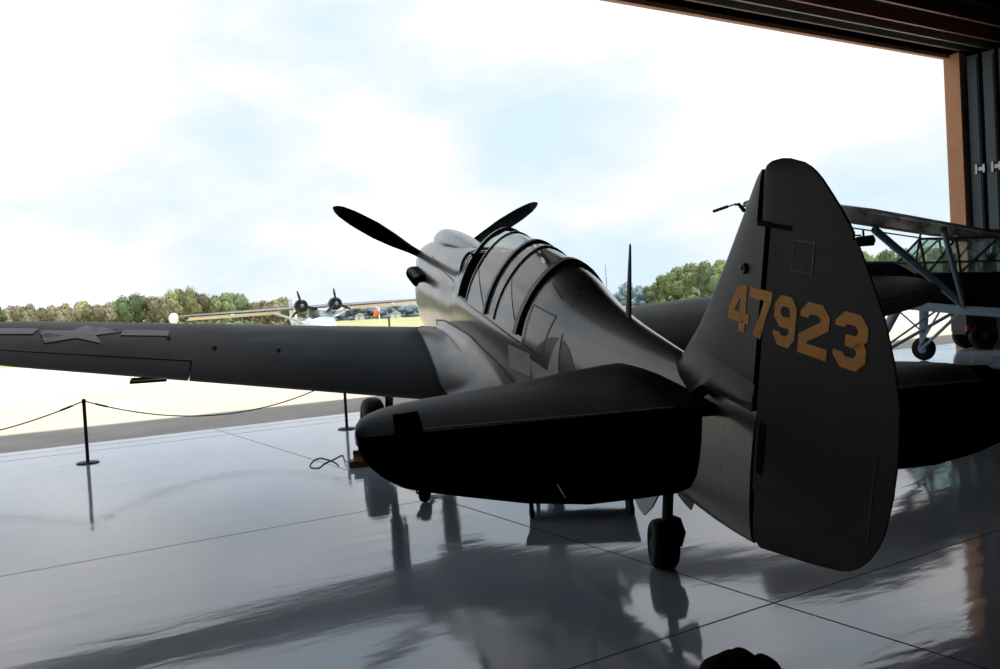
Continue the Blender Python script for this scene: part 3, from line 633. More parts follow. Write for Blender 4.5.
# ---- undercarriage
def wheel(cx, cy, cz, r, w, yaw=0, name='main_wheel', parent=None):
    ax = Vector((sin(yaw), -cos(yaw), 0)); o = Vector((cx, cy, cz)); h = w / 2; mb = MB()
    mb.lathe([(-h * .8, r * .52), (-h, r * .62), (-h * .98, r * .80), (-h * .78, r * .93), (-h * .4, r * .99), (0, r), (h * .4, r * .99), (h * .78, r * .93), (h * .98, r * .80), (h, r * .62), (h * .8, r * .52)], o, ax, 36)
    t = part(mb, name, M['rubber'], parent, 50)
    mb = MB(); mb.lathe([(-h * .84, r * .2), (-h * .75, r * .5), (h * .75, r * .5), (h * .84, r * .2), (h * .95, r * .18), (h * .96, .001)], o, ax, 24); part(mb, 'wheel_hub', M['hub'], t, 40); return t
for sg in (-1, 1):
    wheel(2.56, sg * 1.24, -2.04 + .365 + .0005, .375, .26, 0)
    mb = MB(); mb.tube([(2.40, sg * 1.02, -.60), (2.52, sg * 1.03, -1.30)], [.085, .075], 12); mb.tube([(2.52, sg * 1.03, -1.28), (2.56, sg * 1.05, -1.66)], [.05, .045], 10); mb.tube([(2.56, sg * 1.04, -1.665), (2.56, sg * 1.16, -1.665)], .05, 10); leg = part(mb, 'main_gear_strut', M['steel_dark'])
    mb = MB(); mb.tube([(2.60, sg * 1.03, -1.25), (2.74, sg * 1.03, -1.42), (2.60, sg * 1.04, -1.62)], .018, 6); part(mb, 'torque_link', M['steel_dark'], leg)
    mb = MB(); mb.prism([(2.20, -.62), (2.62, -.62), (2.64, -1.15), (2.50, -1.3), (2.38, -1.2)], lambda x, z: Vector((x, sg * .935, z)), lambda x, z: Vector((x, sg * .915, z))); part(mb, 'main_gear_door', M['paint_wing'], None, 0)
tw = wheel(8.09, -.02, -.98 + .158, .160, .165, RAD(-14), 'tail_wheel')
mb = MB(); mb.tube([(8.12, .075, -.83), (8.14, .085, -.74), (8.12, .06, -.665), (8.09, .0, -.65)], [.022, .022, .026, .03], 8); mb.tube([(8.09, 0, -.66), (8.10, 0, -.36)], .034, 10); mb.tube([(8.11, .09, -.822), (8.09, -.0, -.822)], .015, 8); part(mb, 'tail_wheel_fork', M['steel_dark'])
for sg in (-1, 1):
    mb = MB(); mb.prism([(7.62, -.46), (8.22, -.40), (8.17, -.53), (8.10, -.61), (8.02, -.60)], lambda x, z: Vector((x, sg * (.10 - (z + .4) * .25), z)), lambda x, z: Vector((x, sg * (.112 - (z + .4) * .25), z))); part(mb, 'tail_wheel_door', M['door_grey'], None, 0)

# ================================================================== SMALL THINGS ON THE FLOOR
def stanchion(loc, label):
    o = empty('rope_stanchion', loc); tag(o, label, 'stanchion', 'rope barrier posts')
    mb = MB(); mb.lathe([(0, .14), (.012, .14), (.02, .12), (.028, .03)], (0, 0, 0), (0, 0, 1), 24); mb.build('base', M['steel_dark'], o)
    mb = MB(); mb.lathe([(.02, .022), (.80, .022)], (0, 0, 0), (0, 0, 1), 12); mb.build('post', M['steel_dark'], o)
    mb = MB(); mb.lathe([(.79, .026), (.83, .028), (.845, .02), (.85, .004)], (0, 0, 0), (0, 0, 1), 12); mb.build('cap', M['steel_dark'], o); return o
SP = [Vector((-6.18, -8.29, 0)), Vector((-7.456, -4.806, 0)), Vector((-8.735, -1.326, 0))]
stanchion(SP[1], 'thin dark barrier post standing alone on the shiny floor below the left wing')
stanchion(SP[2], 'thin dark barrier post beside the main wheel, half hidden by the wing')
stanchion(SP[0], 'thin dark barrier post at the far left end of the rope line')
for a, b, sag, lb in ((0, 1, .33, 'dark barrier rope running left from the lone post out of the picture'), (1, 2, .37, 'dark barrier rope sagging between the lone post and the post by the main wheel')):
    P0 = SP[a] + Vector((0, 0, .81)); P1 = SP[b] + Vector((0, 0, .81)); d = (P1 - P0).normalized() * .03; P0 += d; P1 -= d
    mb = MB(); mb.tube([P0.lerp(P1, k / 24) - Vector((0, 0, sag * 4 * (k / 24) * (1 - k / 24))) for k in range(25)], .008, 6); rp = mb.build('barrier_rope', M['rope']); tag(rp, lb, 'rope', 'barrier ropes')
    for q, s in ((P0, 1), (P1, -1)):
        e = P0.lerp(P1, .03 if s > 0 else .97) - Vector((0, 0, sag * 4 * .03 * .97)); f = P0.lerp(P1, .07 if s > 0 else .93) - Vector((0, 0, sag * 4 * .07 * .93)); mb = MB(); mb.tube([e, f], .014, 6); mb.build('rope_end_sleeve', M['black'], rp)
# wheel chocks
def chock(x, y, sgn, label):
    o = empty('wheel_chock', (x, y, 0)); tag(o, label, 'wheel chock')
    mb = MB(); mb.box((0, 0, .035), (.20, .46, .07)); mb.build('base_board', M['wood'], o, None, 0)
    mb = MB(); mb.prism([(-.09, .071), (.09, .071), (.09 * sgn, .17), (.02 * sgn, .17)], lambda u, z: Vector((u, -.17, z)), lambda u, z: Vector((u, -.04, z))); mb.build('wedge_block', M['wood'], o, None, 0); mb = MB(); mb.prism([(-.09, .071), (.09, .071), (.09 * sgn, .17), (.02 * sgn, .17)], lambda u, z: Vector((u, .06, z)), lambda u, z: Vector((u, .19, z))); mb.build('wedge_block', M['wood'], o, None, 0); return o
chock(-5.10, -1.36, -1, 'orange-brown timber chock behind the left main wheel, with the cord beside it')
mb = MB(); pts = [(-5.24, -1.60, .03), (-5.5, -1.61, .02), (-6.0, -1.60, .006), (-5.75, -1.72, .006), (-5.5, -1.84, .006), (-5.2, -1.93, .006), (-5.35, -2.02, .006), (-5.75, -1.97, .006), (-5.95, -1.88, .006), (-5.72, -1.78, .006), (-5.45, -1.72, .006), (-5.2, -1.70, .006)]
PV = [Vector(p) for p in pts]; sm = []
for i in range(len(PV) - 1):
    p0, p1, p2, p3 = PV[max(i - 1, 0)], PV[i], PV[i + 1], PV[min(i + 2, len(PV) - 1)]
    for k in range(6):
        t = k / 6; sm.append(.5 * ((2 * p1) + (p2 - p0) * t + (2 * p0 - 5 * p1 + 4 * p2 - p3) * t * t + (3 * p1 - p0 - 3 * p2 + p3) * t ** 3))
mb.tube(sm, .0055, 6); tag(mb.build('tie_down_cord', M['cord']), 'thin grey cord looped on the floor beside the timber chock', 'cord')
# low steel dolly under the rear fuselage
dl = empty('floor_dolly', (-1.93, .12, 0), (0, 0, math.atan2(.31, -.87) - pi / 2)); tag(dl, 'low dark steel dolly on casters under the rear fuselage', 'dolly')
mb = MB()
for s in (-1, 1): mb.box((0, s * .46, .175), (.90, .05, .05)); mb.box((s * .42, 0, .175), (.05, .92, .05))
mb.box((0, 0, .205), (.92, .96, .014)); mb.build('deck_frame', M['steel_dark'], dl, None, 0)
for sx in (-.40, .40):
    for sy in (-.44, .44):
        mb = MB(); mb.lathe([(-.018, .03), (-.014, .045), (.014, .045), (.018, .03)], (sx, sy, .045), (1, .2, 0), 18); mb.tube([(sx, sy, .06), (sx, sy, .16)], .018, 8); mb.build('caster', M['rubber'], dl)
# tow bar lying on the floor under the tail
tbar = empty('tow_bar', (-2.72, -1.10, 0), (0, 0, math.atan2(.31, -.95) )); tag(tbar, 'dark steel tow bar with a small wheel lying under the tailplane', 'tow bar')
mb = MB(); mb.tube([(0, .07, .13), (.5, .06, .16), (1.3, .10, .22)], .022, 8); mb.tube([(1.3, .0, .22), (1.3, .2, .22)], .022, 8); mb.build('bar', M['steel_dark'], tbar)
mb = MB(); mb.lathe([(-.03, .05), (-.026, .08), (0, .085), (.026, .08), (.03, .05)], (0, 0, .085), (.3, 1, 0), 20); mb.build('wheel', M['rubber'], tbar)
mb = MB(); mb.tube([(0, .0, .085), (0, .07, .085), (0, .07, .14)], .012, 6); mb.build('axle', M['steel_dark'], tbar)
# lumpy sack at the very front
mb = MB()
sk = empty('sandbag', (1.80, -.47, 0)); tag(sk, 'dark brown lumpy cloth bag on the floor at the bottom edge', 'bag')
for cx, cy, cz, rx, ry, rz in ((0, -.04, .07, .12, .15, .085), (.02, .10, .055, .10, .08, .072), (.0, -.14, .045, .10, .06, .055), (-.05, .03, .06, .11, .1, .078)):
    rings = []
    for i in range(1, 10):
        a = -pi / 2 + pi * i / 10; rings.append([Vector((cx + rx * cos(a) * cos(b) * (1 + .06 * sin(5 * b)), cy + ry * cos(a) * sin(b) * (1 + .05 * sin(4 * b + cx * 30)), max(.002, cz + rz * sin(a) * (1 + .08 * sin(3 * b))))) for b in [2 * pi * k / 20 for k in range(20)]])
    mb.loft(rings)
mb.build('bag_cloth', M['sack'], sk, None, 60)
mb = MB(); mb.tube([(-.02, -.19, .05), (-.03, -.22, .06), (-.03, -.25, .05)], [.03, .018, .035], 10); mb.build('tied_neck', M['sack'], sk)

# ================================================================== OBSERVATION MONOPLANE by the door
ON = Vector((-.901, -.433)); OB = empty('observation_monoplane', (-11.865, 11.162, 0), (0, 0, math.atan2(ON.y, ON.x)))
tag(OB, 'dark high-wing monoplane with blue-grey struts parked at the right of the door', 'airplane')
# fuselage (local: x forward, y left, z up; tail down)
FS = [(2.55, 2.05, 1.72, .20), (2.35, 2.22, 1.50, .34), (1.7, 2.33, 1.40, .40), (.8, 2.36, 1.34, .42), (-.2, 2.28, 1.27, .43), (-.5, 2.02, 1.23, .43), (-1.5, 1.96, 1.10, .42), (-2.4, 1.90, 1.00, .40), (-3.4, 1.78, .86, .34), (-5.0, 1.40, .70, .22), (-6.8, 1.02, .66, .08)]
mb = MB(); mb.loft([[Vector((x, w * math.copysign(abs(cos(a)) ** .6, cos(a)), (t + b) / 2 + (t - b) / 2 * math.copysign(abs(sin(a)) ** .6, sin(a)))) for a in [2 * pi * k / 20 for k in range(20)]] for x, t, b, w in FS]); ofu = mb.build('fuselage', M['obs_dark'], OB)
mb = MB(); mb.loft([[Vector((x, w, b)) for w, b in ((-ww, bb - .015), (ww, bb - .015), (ww * 1.03, bb + .17), (-ww * 1.03, bb + .17))] for x, t, bb, ww in FS[2:9]]); mb.build('lit_belly_band', M['obs_blue'], ofu, None, 0)  # lower fuselage edge as if lit, put in as a pale band
# propeller and spinner
mb = MB(); mb.lathe([(0, .16), (.12, .15), (.25, .08), (.29, .01)], (2.55, 0, 1.88), (1, 0, .18), 16); osp = mb.build('spinner', M['obs_dark'], OB)
for k in range(2):
    a = RAD(75) + k * pi; mb = MB(); mb.loft([[Vector((2.68, 0, 1.90)) + Vector((0, cos(a), sin(a))) * r + Vector((.5 * c * sin(q), -sin(a) * c * cos(q), cos(a) * c * cos(q))) for q in [2 * pi * j / 8 for j in range(8)]] for r, c in ((.1, .05), (.4, .09), (.9, .1), (1.2, .06), (1.3, .01))]); mb.build('propeller_blade', M['wood'], osp)
# wing halves
def owz(y, hi): return (hi + (math.tan(RAD(3.43)) if y > 0 else 0.0) * abs(y))
for sg in (1, -1):
    mb = MB(); rings = []
    for y in (0.0, .5, 2, 4, 6, 6.7, 6.95, 7.1):
        yy = y * sg; k = 1 if y < 6.3 else math.sqrt(max(.02, 1 - ((y - 6.3) / .85) ** 2)); xm = -1.5; le = xm + (.84) * k; te = xm - 1.12 * k; zl, zt = owz(yy, 2.83), owz(yy, 2.60); up = []; dn = []
        for u in (0, .02, .08, .2, .4, .6, .8, 1):
            x = le + (te - le) * u; z = zl + (zt - zl) * u; h = naca(u, .11) * (le - te); up.append(Vector((x, yy, z + h * 1.2))); dn.append(Vector((x, yy, z - h * .5)))
        rings.append(up + dn[:0:-1])
    mb.loft(rings); ow = mb.build('wing', M['obs_wing'], OB)
    mb = MB(); mb.loft([[Vector((-1.5 + .80 * 1, sg * y, owz(sg * y, 2.83) - .11 + .0)), Vector((-1.5 + .55, sg * y, owz(sg * y, 2.81) - .16)), Vector((-1.5 + .52, sg * y, owz(sg * y, 2.81) - .14)), Vector((-1.5 + .80, sg * y, owz(sg * y, 2.83) - .09))] for y in (.6, 3, 6.2)]); mb.build('underside_edge_strip', M['obs_edge'], ow, None, 0)
    mb = MB(); mb.loft([[Vector((-.50 + dx, sg * y, owz(sg * y, 2.90) + dz)) for dx, dz in ((-.02, -.04), (.08, -.02), (.05, .06), (-.16, .10), (-.14, .07))] for y in (.7, 3.5, 6.3)]); mb.build('leading_edge_slat', M['hub'], ow, None, 30)
    mb = MB(); mb.loft([[Vector((-2.64 + dx, sg * y, owz(sg * y, 2.56) + dz)) for dx, dz in ((.10, .03), (.06, -.03), (-.30, -.10), (-.30, -.09))] for y in (.7, 3.5, 6.4)]); mb.build('flap', M['obs_flap'], ow, None, 30)
    for k in range(6):
        y = 1 + k * 1.05; mb = MB(); mb.prism([(-2.5, -.02), (-2.66, -.03), (-2.6, -.12)], lambda x, z: Vector((x, sg * y - .015, owz(sg * y, 2.58) + z)), lambda x, z: Vector((x, sg * y + .015, owz(sg * y, 2.58) + z))); mb.build('flap_bracket', M['obs_edge'], ow, None, 0)
    # lift struts
    bt = Vector((-1.58, sg * .44, 1.27)); dz = math.tan(RAD(3.43)) if sg > 0 else 0
    for x, y in ((-.98, 2.85), (-1.95, 2.05)):
        mb = MB(); mb.tube([bt, Vector((x, sg * y, 2.70 + dz * y - (.06 if x < -1.5 else 0)))], .085, 10, .6); mb.build('lift_strut', M['obs_blue'], OB)
    mb = MB(); mb.tube([bt.lerp(Vector((-.98, sg * 2.85, 2.70 + dz * 2.85)), .55), Vector((-1.3, sg * 1.6, 2.66 + dz * 1.6))], .02, 6); mb.build('jury_strut', M['steel_dark'], OB); mb = MB(); mb.tube([bt.lerp(Vector((-1.95, sg * 2.05, 2.62 + dz * 2)), .6), Vector((-1.6, sg * 1.2, 2.66))], .02, 6); mb.build('jury_strut', M['steel_dark'], OB)
    # landing gear
    hub = Vector((0, sg * 1.12, .275)); mb = MB(); mb.lathe([(-.085, .12), (-.09, .19), (-.06, .255), (0, .275), (.06, .255), (.09, .19), (.085, .12)], hub, (0, 1, 0), 28); wl = mb.build('wheel', M['rubber'], OB)
    mb = MB(); mb.lathe([(-.095, .001), (-.095, .1), (.095, .1), (.095, .001)], hub, (0, 1, 0), 18); mb.build('wheel_hub', M['obs_blue'], wl)
    mb = MB(); mb.tube([hub + Vector((0, -sg * .1, 0)), hub + Vector((-.12, -sg * .22, .50)), Vector((-.34, sg * .52, 1.45))], [.05, .10, .12], 12, .6); mb.build('gear_leg', M['obs_blue'], OB)
    mb = MB(); mb.tube([hub + Vector((0, -sg * .1, 0)), Vector((-1.35, sg * .12, 1.18))], .035, 8); mb.tube([hub + Vector((.05, -sg * .12, .05)), Vector((-.9, sg * .06, 1.20))], .022, 8); mb.tube([hub + Vector((-.05, -sg * .15, .4)), Vector((.3, sg * .2, 1.38))], .018, 6); mb.build('gear_brace', M['obs_blue'], OB)
# cabin: greenhouse frames and panes
fr = MB(); cab = {'f': (.0, .44), 'm': (-.9, .50), 'r': (-2.3, .42)}
for sg in (-1, 1):
    for a, b in (((-.2, .42, 2.24), (-.75, .46, 2.72)), ((-.75, .46, 2.72), (-2.3, .40, 2.60)), ((-.75, .46, 2.72), (-.85, .44, 1.95)), ((-1.5, .46, 2.66), (-1.55, .44, 1.95)), ((-2.3, .40, 2.60), (-2.5, .38, 1.88)), ((-.85, .44, 1.95), (-1.5, .46, 2.66)), ((-1.55, .44, 1.95), (-2.3, .40, 2.60)), ((-.2, .42, 2.24), (-2.5, .40, 2.12)), ((-2.3, .40, 2.60), (-3.4, .28, 1.76))):
        fr.tube([(a[0], sg * a[1], a[2]), (b[0], sg * b[1], b[2])], .026, 6)
for x, z, w in ((-.75, 2.72, .46), (-1.5, 2.66, .46), (-2.3, 2.6, .4), (-.3, 2.3, .42)): fr.tube([(x, -w, z), (x, w, z)], .026, 6)
fr.tube([(-.2, 0, 2.26), (-.75, 0, 2.74)], .02, 6); fr.tube([(-.75, .46, 2.72), (-1.5, -.46, 2.66)], .02, 6); fr.tube([(-.75, -.46, 2.72), (-1.5, .46, 2.66)], .02, 6)
cf = fr.build('cabin_frame', M['black'], OB)
for sg in (-1, 1):
    mb = MB(); mb.add([(-.2, sg * .41, 2.24), (-.75, sg * .45, 2.72), (-2.3, sg * .39, 2.60), (-3.3, sg * .29, 1.78), (-2.5, sg * .38, 1.9), (-.6, sg * .42, 1.99)], [(0, 1, 2, 3, 4, 5)]); mb.build('cabin_window', M['glass2'], cf, None, 0)
mb = MB(); mb.add([(-.2, -.41, 2.24), (-.2, .41, 2.24), (-.75, .45, 2.72), (-.75, -.45, 2.72)], [(0, 1, 2, 3)]); mb.build('windshield', M['glass2'], cf, None, 0)
mb = MB(); mb.box((-1.15, 0, 2.12), (.12, .4, .5)); mb.build('seat_back', M['black'], OB, None, 0); mb = MB(); mb.box((-1.95, 0, 2.08), (.12, .4, .45)); mb.build('seat_back', M['black'], OB, None, 0)
# tail surfaces
mb = MB(); mb.prism([(-5.7, 1.2), (-6.3, 2.35), (-6.9, 2.4), (-7.1, .75), (-6.7, .7)], lambda x, z: Vector((x, -.03, z)), lambda x, z: Vector((x, .03, z))); mb.build('fin', M['obs_dark'], OB, None, 0)
mb = MB(); mb.prism([(-5.6, 0.0), (-5.9, 1.7), (-6.9, 1.7), (-6.9, -1.7), (-5.9, -1.7)], lambda x, y: Vector((x, y, 1.1)), lambda x, y: Vector((x, y, 1.15))); mb.build('stabilizer', M['obs_dark'], OB, None, 0)
mb = MB(); mb.tube([(-6.6, 0, .68), (-6.75, 0, .2)], .03, 6); mb.lathe([(-.04, .07), (-.03, .11), (.03, .11), (.04, .07)], (-6.78, 0, .112), (0, 1, 0), 16); mb.build('tail_wheel', M['rubber'], OB)
# mass balance hung under the near wing
mb = MB(); p = Vector((-.80, 2.72, 2.66)); mb.loft([[p + Vector((x, w * cos(a) * .5, w * sin(a))) for a in [2 * pi * k / 12 for k in range(12)]] for x, w in ((.42, .015), (.38, .07), (.2, .10), (-.1, .105), (-.14, .02))]); mb.tube([p + Vector((.1, 0, .05)), p + Vector((.1, 0, .22))], .02, 6); mb.tube([p + Vector((.15, 0, .12)), p + Vector((.62, 0, .15))], .018, 6); mb.build('mass_balance', M['obs_dark'], OB)

# ground power cart behind it, at the jamb
GC = empty('ground_power_cart', H(.88, 22.32, 0), (0, 0, HANG - RAD(30))); tag(GC, 'dark wheeled ground cart in front of the orange jamb, behind the monoplane', 'cart')
mb = MB(); mb.box((0, 0, .72), (.74, .80, .50)); mb.box((0, .05, 1.05), (.6, .7, .2)); mb.box((0, 0, .45), (.6, .8, .08)); mb.build('body', M['cart'], GC, None, 0)
for sx in (-.36, .42):
    for sy in (0,):
        mb = MB(); mb.lathe([(-.1, .20), (-.11, .30), (-.07, .355), (0, .365), (.07, .355), (.11, .30), (.1, .20)], (sx, sy, .366), (1, 0, 0), 28); wl = mb.build('wheel', M['rubber'], GC)
        mb = MB(); mb.lathe([(-.09, .2), (.09, .2), (.1, .11), (.12, .1), (.12, .001)], (sx, sy, .366), (1, 0, 0), 20); mb.build('wheel_hub', M['cart'], wl)
mb = MB(); mb.box((.36, -.36, .58), (.06, .10, .14)); tag(mb.build('lamp', M['red'], GC, None, 0), 'red lamp')

# ================================================================== FLYING BOAT far out on the apron
FBP = at(315, 107, gz(107) - .10); FB = empty('flying_boat', FBP, (0, 0, 0)); tag(FB, 'white twin-engined flying boat parked far out beyond the left wing', 'airplane')
fx = (-FH * cos(RAD(24.5)) + RH * sin(RAD(24.5))).normalized(); FB.rotation_euler = (RAD(1.2), 0, math.atan2(fx.y, fx.x))
# local x forward, y left
mb = MB(); mb.loft([[Vector((x, w * math.copysign(abs(cos(a)) ** .75, cos(a)), (t + b) / 2 + (t - b) / 2 * math.copysign(abs(sin(a)) ** .8, sin(a)))) for a in [2 * pi * k / 20 for k in range(20)]] for x, t, b, w in ((7.6, 2.5, 2.1, .25), (7.3, 3.0, 1.5, .75), (6.6, 3.3, 1.05, 1.15), (5.4, 3.45, .8, 1.45), (3, 3.55, .75, 1.55), (-2, 3.5, .9, 1.5), (-5, 3.4, 1.5, 1.2), (-9, 3.3, 2.3, .7), (-12, 3.4, 2.7, .3))]); hull = mb.build('hull', M['boat_hull'], FB)
mb = MB(); mb.lathe([(0, .55), (.3, .5), (.5, .3), (.58, .02)], (6.5, 0, 3.2), (0, 0, 1), 16); mb.build('bow_turret', M['glass2'], hull)
mb = MB(); mb.lathe([(0, .40), (.08, .40), (.1, .3)], (7.30, -.0, 2.45), (1, 0, .1), 14); tag(mb.build('bow_window', M['black'], hull), 'dark bow window')
mb = MB(); mb.loft([[Vector((x, w * cos(a), 3.4 + h * sin(a))) for a in [pi * k / 8 for k in range(9)]] for x, w, h in ((5.2, .7, .1), (4.7, .95, .75), (3.2, 1.0, .85), (2.6, .9, .3))], closed=False); mb.build('flight_deck_glazing', M['insig_blue'], hull, None, 30)
for sg in (-1, 1):
    mb = MB(); mb.lathe([(-.5, .85), (0, .8), (.35, .6), (.55, .05)], (-4.5, sg * 1.0, 2.9), (0, sg, .25), 14); mb.build('gun_blister', M['glass2'], hull)
mb = MB(); mb.loft([[Vector((.3 + 1.7 * cos(a), .42 * sin(a), z)) for a in [2 * pi * k / 14 for k in range(14)]] for z in (3.3, 4.55)]); mb.build('pylon', M['insig_blue'], FB)
mb = MB(); rings = []
for y in (-15.85, -15.4, -14, -9, -4, 0, 4, 9, 14, 15.4, 15.85):
    c = lerp([(0, 4.4), (5, 4.4), (14, 3.0), (15.4, 2.4), (15.85, 1.0)], abs(y))[0]; t = lerp([(0, .62), (5, .6), (15, .34), (15.85, .1)], abs(y))[0]
    rings.append([Vector((1.6 - c * u, y, 4.65 + s * t * (math.sqrt(u) * 2.2 - u * 2.2 + .0) * .75)) for u, s in ((1, 1), (.7, 1), (.4, 1), (.2, 1), (.08, 1), (.02, 1), (0, 0), (.02, -.7), (.08, -.7), (.2, -.7), (.4, -.7), (.7, -.7))])
mb.loft(rings); fw = mb.build('wing', M['boat_grey'], FB)
for sg in (-1, 1):
    mb = MB(); mb.loft([[Vector((1.45, sg * y, 4.48)), Vector((1.0, sg * y, 4.26)), Vector((-2.0, sg * y, 4.14)), Vector((-2.0, sg * y, 4.20)), Vector((1.0, sg * y, 4.34))] for y in (4.2, 9, 14.2)]); mb.build('pale_underside_panel', M['cream'], fw, None, 0)
    mb = MB(); mb.loft([[Vector((x, sg * 15.7 + w * cos(a), 4.50 + w * 1.15 * sin(a))) for a in [2 * pi * k / 12 for k in range(12)]] for x, w in ((2.3, .05), (1.9, .35), (.8, .55), (-.8, .45), (-2, .05))]); mb.build('wingtip_float', M['white'], fw)
    mb = MB(); mb.box((.9, sg * 9.5, 4.45), (1.6, .35, .1)); mb.build('strut_fitting', M['white'], fw, None, 0)
    mb = MB(); mb.lathe([(0, .25), (1.2, .62), (2.6, .70), (3.3, .70), (3.5, .62)], (0, sg * 2.0, 4.85), (1, 0, 0), 20); nac = mb.build('engine_nacelle', M['boat_hull'], FB)
    mb = MB(); mb.lathe([(0, .70), (.15, .76), (.9, .74), (1.0, .60), (.9, .50)], (2.65, sg * 2.0, 4.85), (1, 0, 0), 20); mb.build('cowling', M['black'], nac)
    mb = MB(); mb.lathe([(0, .25), (.35, .22), (.5, .05)], (3.5, sg * 2.0, 4.85), (1, 0, 0), 12); sp = mb.build('propeller_hub', M['hub'], nac)
    for k in range(3):
        a = RAD(96 if sg > 0 else 104) + k * 2 * pi / 3; d = Vector((0, cos(a), sin(a))); t_ = Vector((.4, -sin(a) * .9, cos(a) * .9))
        mb = MB(); mb.loft([[Vector((3.75, sg * 2.0, 4.85)) + d * r + t_ * c * cos(q) + Vector((1, 0, 0)) * .03 * sin(q) for q in [2 * pi * j / 8 for j in range(8)]] for r, c in ((.1, .08), (.6, .15), (1.2, .17), (1.7, .1), (1.83, .02))]); mb.build('propeller_blade', M['black'], sp)
    for x0, yy in ((1.0, 8.6), (-.8, 8.4)):
        mb = MB(); mb.tube([(x0 + .2, sg * 1.3, 2.9), (x0, sg * 4.6, 4.35)], .09, 6); mb.build('wing_strut', M['white'], FB)
    mb = MB(); mb.tube([(0, sg * 1.2, 1.2), (.1, sg * 1.75, .8), (.1, sg * 1.85, .55)], .12, 8); mb.build('gear_leg', M['white'], FB)
    mb = MB(); mb.lathe([(-.18, .3), (-.2, .45), (0, .56), (.2, .45), (.18, .3)], (.1, sg * 2.0, .562), (0, 1, 0), 20); mb.build('main_wheel', M['rubber'], FB)
mb = MB(); mb.tube([(6.3, 0, 1.2), (6.4, 0, .5)], .12, 8); mb.lathe([(-.12, .2), (-.14, .3), (0, .38), (.14, .3), (.12, .2)], (6.4, 0, .382), (0, 1, 0), 18); mb.build('nose_wheel', M['rubber'], FB)
mb = MB(); mb.prism([(-9.3, 3.2), (-10.6, 6.0), (-11.6, 6.4), (-13, 5.8), (-13.4, 3.2), (-12, 2.8)], lambda x, z: Vector((x, -.10, z)), lambda x, z: Vector((x, .10, z))); mb.build('tail_fin', M['white'], FB, None, 0)
mb = MB(); mb.prism([(-9.7, 0), (-10.3, 4.6), (-12.6, 4.6), (-12.6, -4.6), (-10.3, -4.6)], lambda x, y: Vector((x, y, 4.9)), lambda x, y: Vector((x, y, 5.05))); mb.build('tailplane', M['boat_grey'], FB, None, 0)

# ================================================================== DISTANT THINGS
def zat(px, py, d):                          # height seen at image row py at distance d
    hor = 339.9 - .0568 * px; return CAM.z + (hor - py) * d / FPX
# windsock
d = 170; g = gz(d) - .30; W0 = at(380.5, d, g); ws = empty('windsock', W0); tag(ws, 'orange windsock on a white pole beyond the flying boat', 'windsock')
ht = zat(380, 310.3, d) - g; mb = MB(); mb.tube([(0, 0, 0), (0, 0, ht + 2.0)], .13, 8); mb.build('pole', M['white'], ws)
dr = -RH * cos(RAD(48)) + Vector((0, 0, -sin(RAD(48)))); mb = MB(); mb.tube([Vector((0, 0, ht)) + dr * s for s in (.1, .4, .9, 1.5)], [.50, .48, .38, .28], 12); mb.build('sock', M['sock'], ws)
# short dark marker post and antenna mast
d = 140; g = gz(d) - .10; p = at(390, d, g); mk = empty('marker_post', p); tag(mk, 'short dark marker post right of the windsock', 'post'); mb = MB(); mb.tube([(0, 0, 0), (0, 0, zat(390, 319, d) - g)], .14, 8); mb.build('post', M['steel_dark'], mk); mb = MB(); mb.box((0, 0, zat(390, 319, d) - g + .06), (.4, .4, .12)); mb.build('post_cap', M['steel_dark'], mk, None, 0)
d = 300; g = gz(d) - .30; p = at(609, d, g); am = empty('radio_mast', p); tag(am, 'thin distant radio mast right of the canopy', 'mast'); mb = MB(); mb.tube([(0, 0, 0), (0, 0, zat(609, 265, d) - g)], [.14, .07], 6); mb.build('mast', M['steel_dark'], am); mb = MB(); mb.box((0, 0, .4), (1, 1, .8)); mb.build('footing', M['shed'], am, None, 0)
# sheds
for px, d, w, lb in ((361, 480, 4.5, 'small pale shed in front of the hazy trees, left of the windsock'), (397, 480, 5.0, 'small pale shed in front of the hazy trees, right of the windsock')):
    g = gz(d) - .30; s = empty('storage_shed', at(px, d, g), (0, 0, math.atan2(RH.y, RH.x))); tag(s, lb, 'shed', 'distant pale sheds')
    mb = MB(); mb.box((0, 0, 1.3), (w, 4, 2.6)); mb.build('wall', M['shed'], s, None, 0); mb = MB(); mb.prism([(-w / 2 - .3, 2.6), (w / 2 + .3, 2.6), (0, 3.8)], lambda x, z: Vector((x, -2.3, z)), lambda x, z: Vector((x, 2.3, z))); mb.build('roof', M['shed_roof'], s, None, 0)
    mb = MB(); mb.box((0, -2.03, 1.0), (1.1, .06, 2.0)); mb.build('door', M['shed_roof'], s, None, 0)
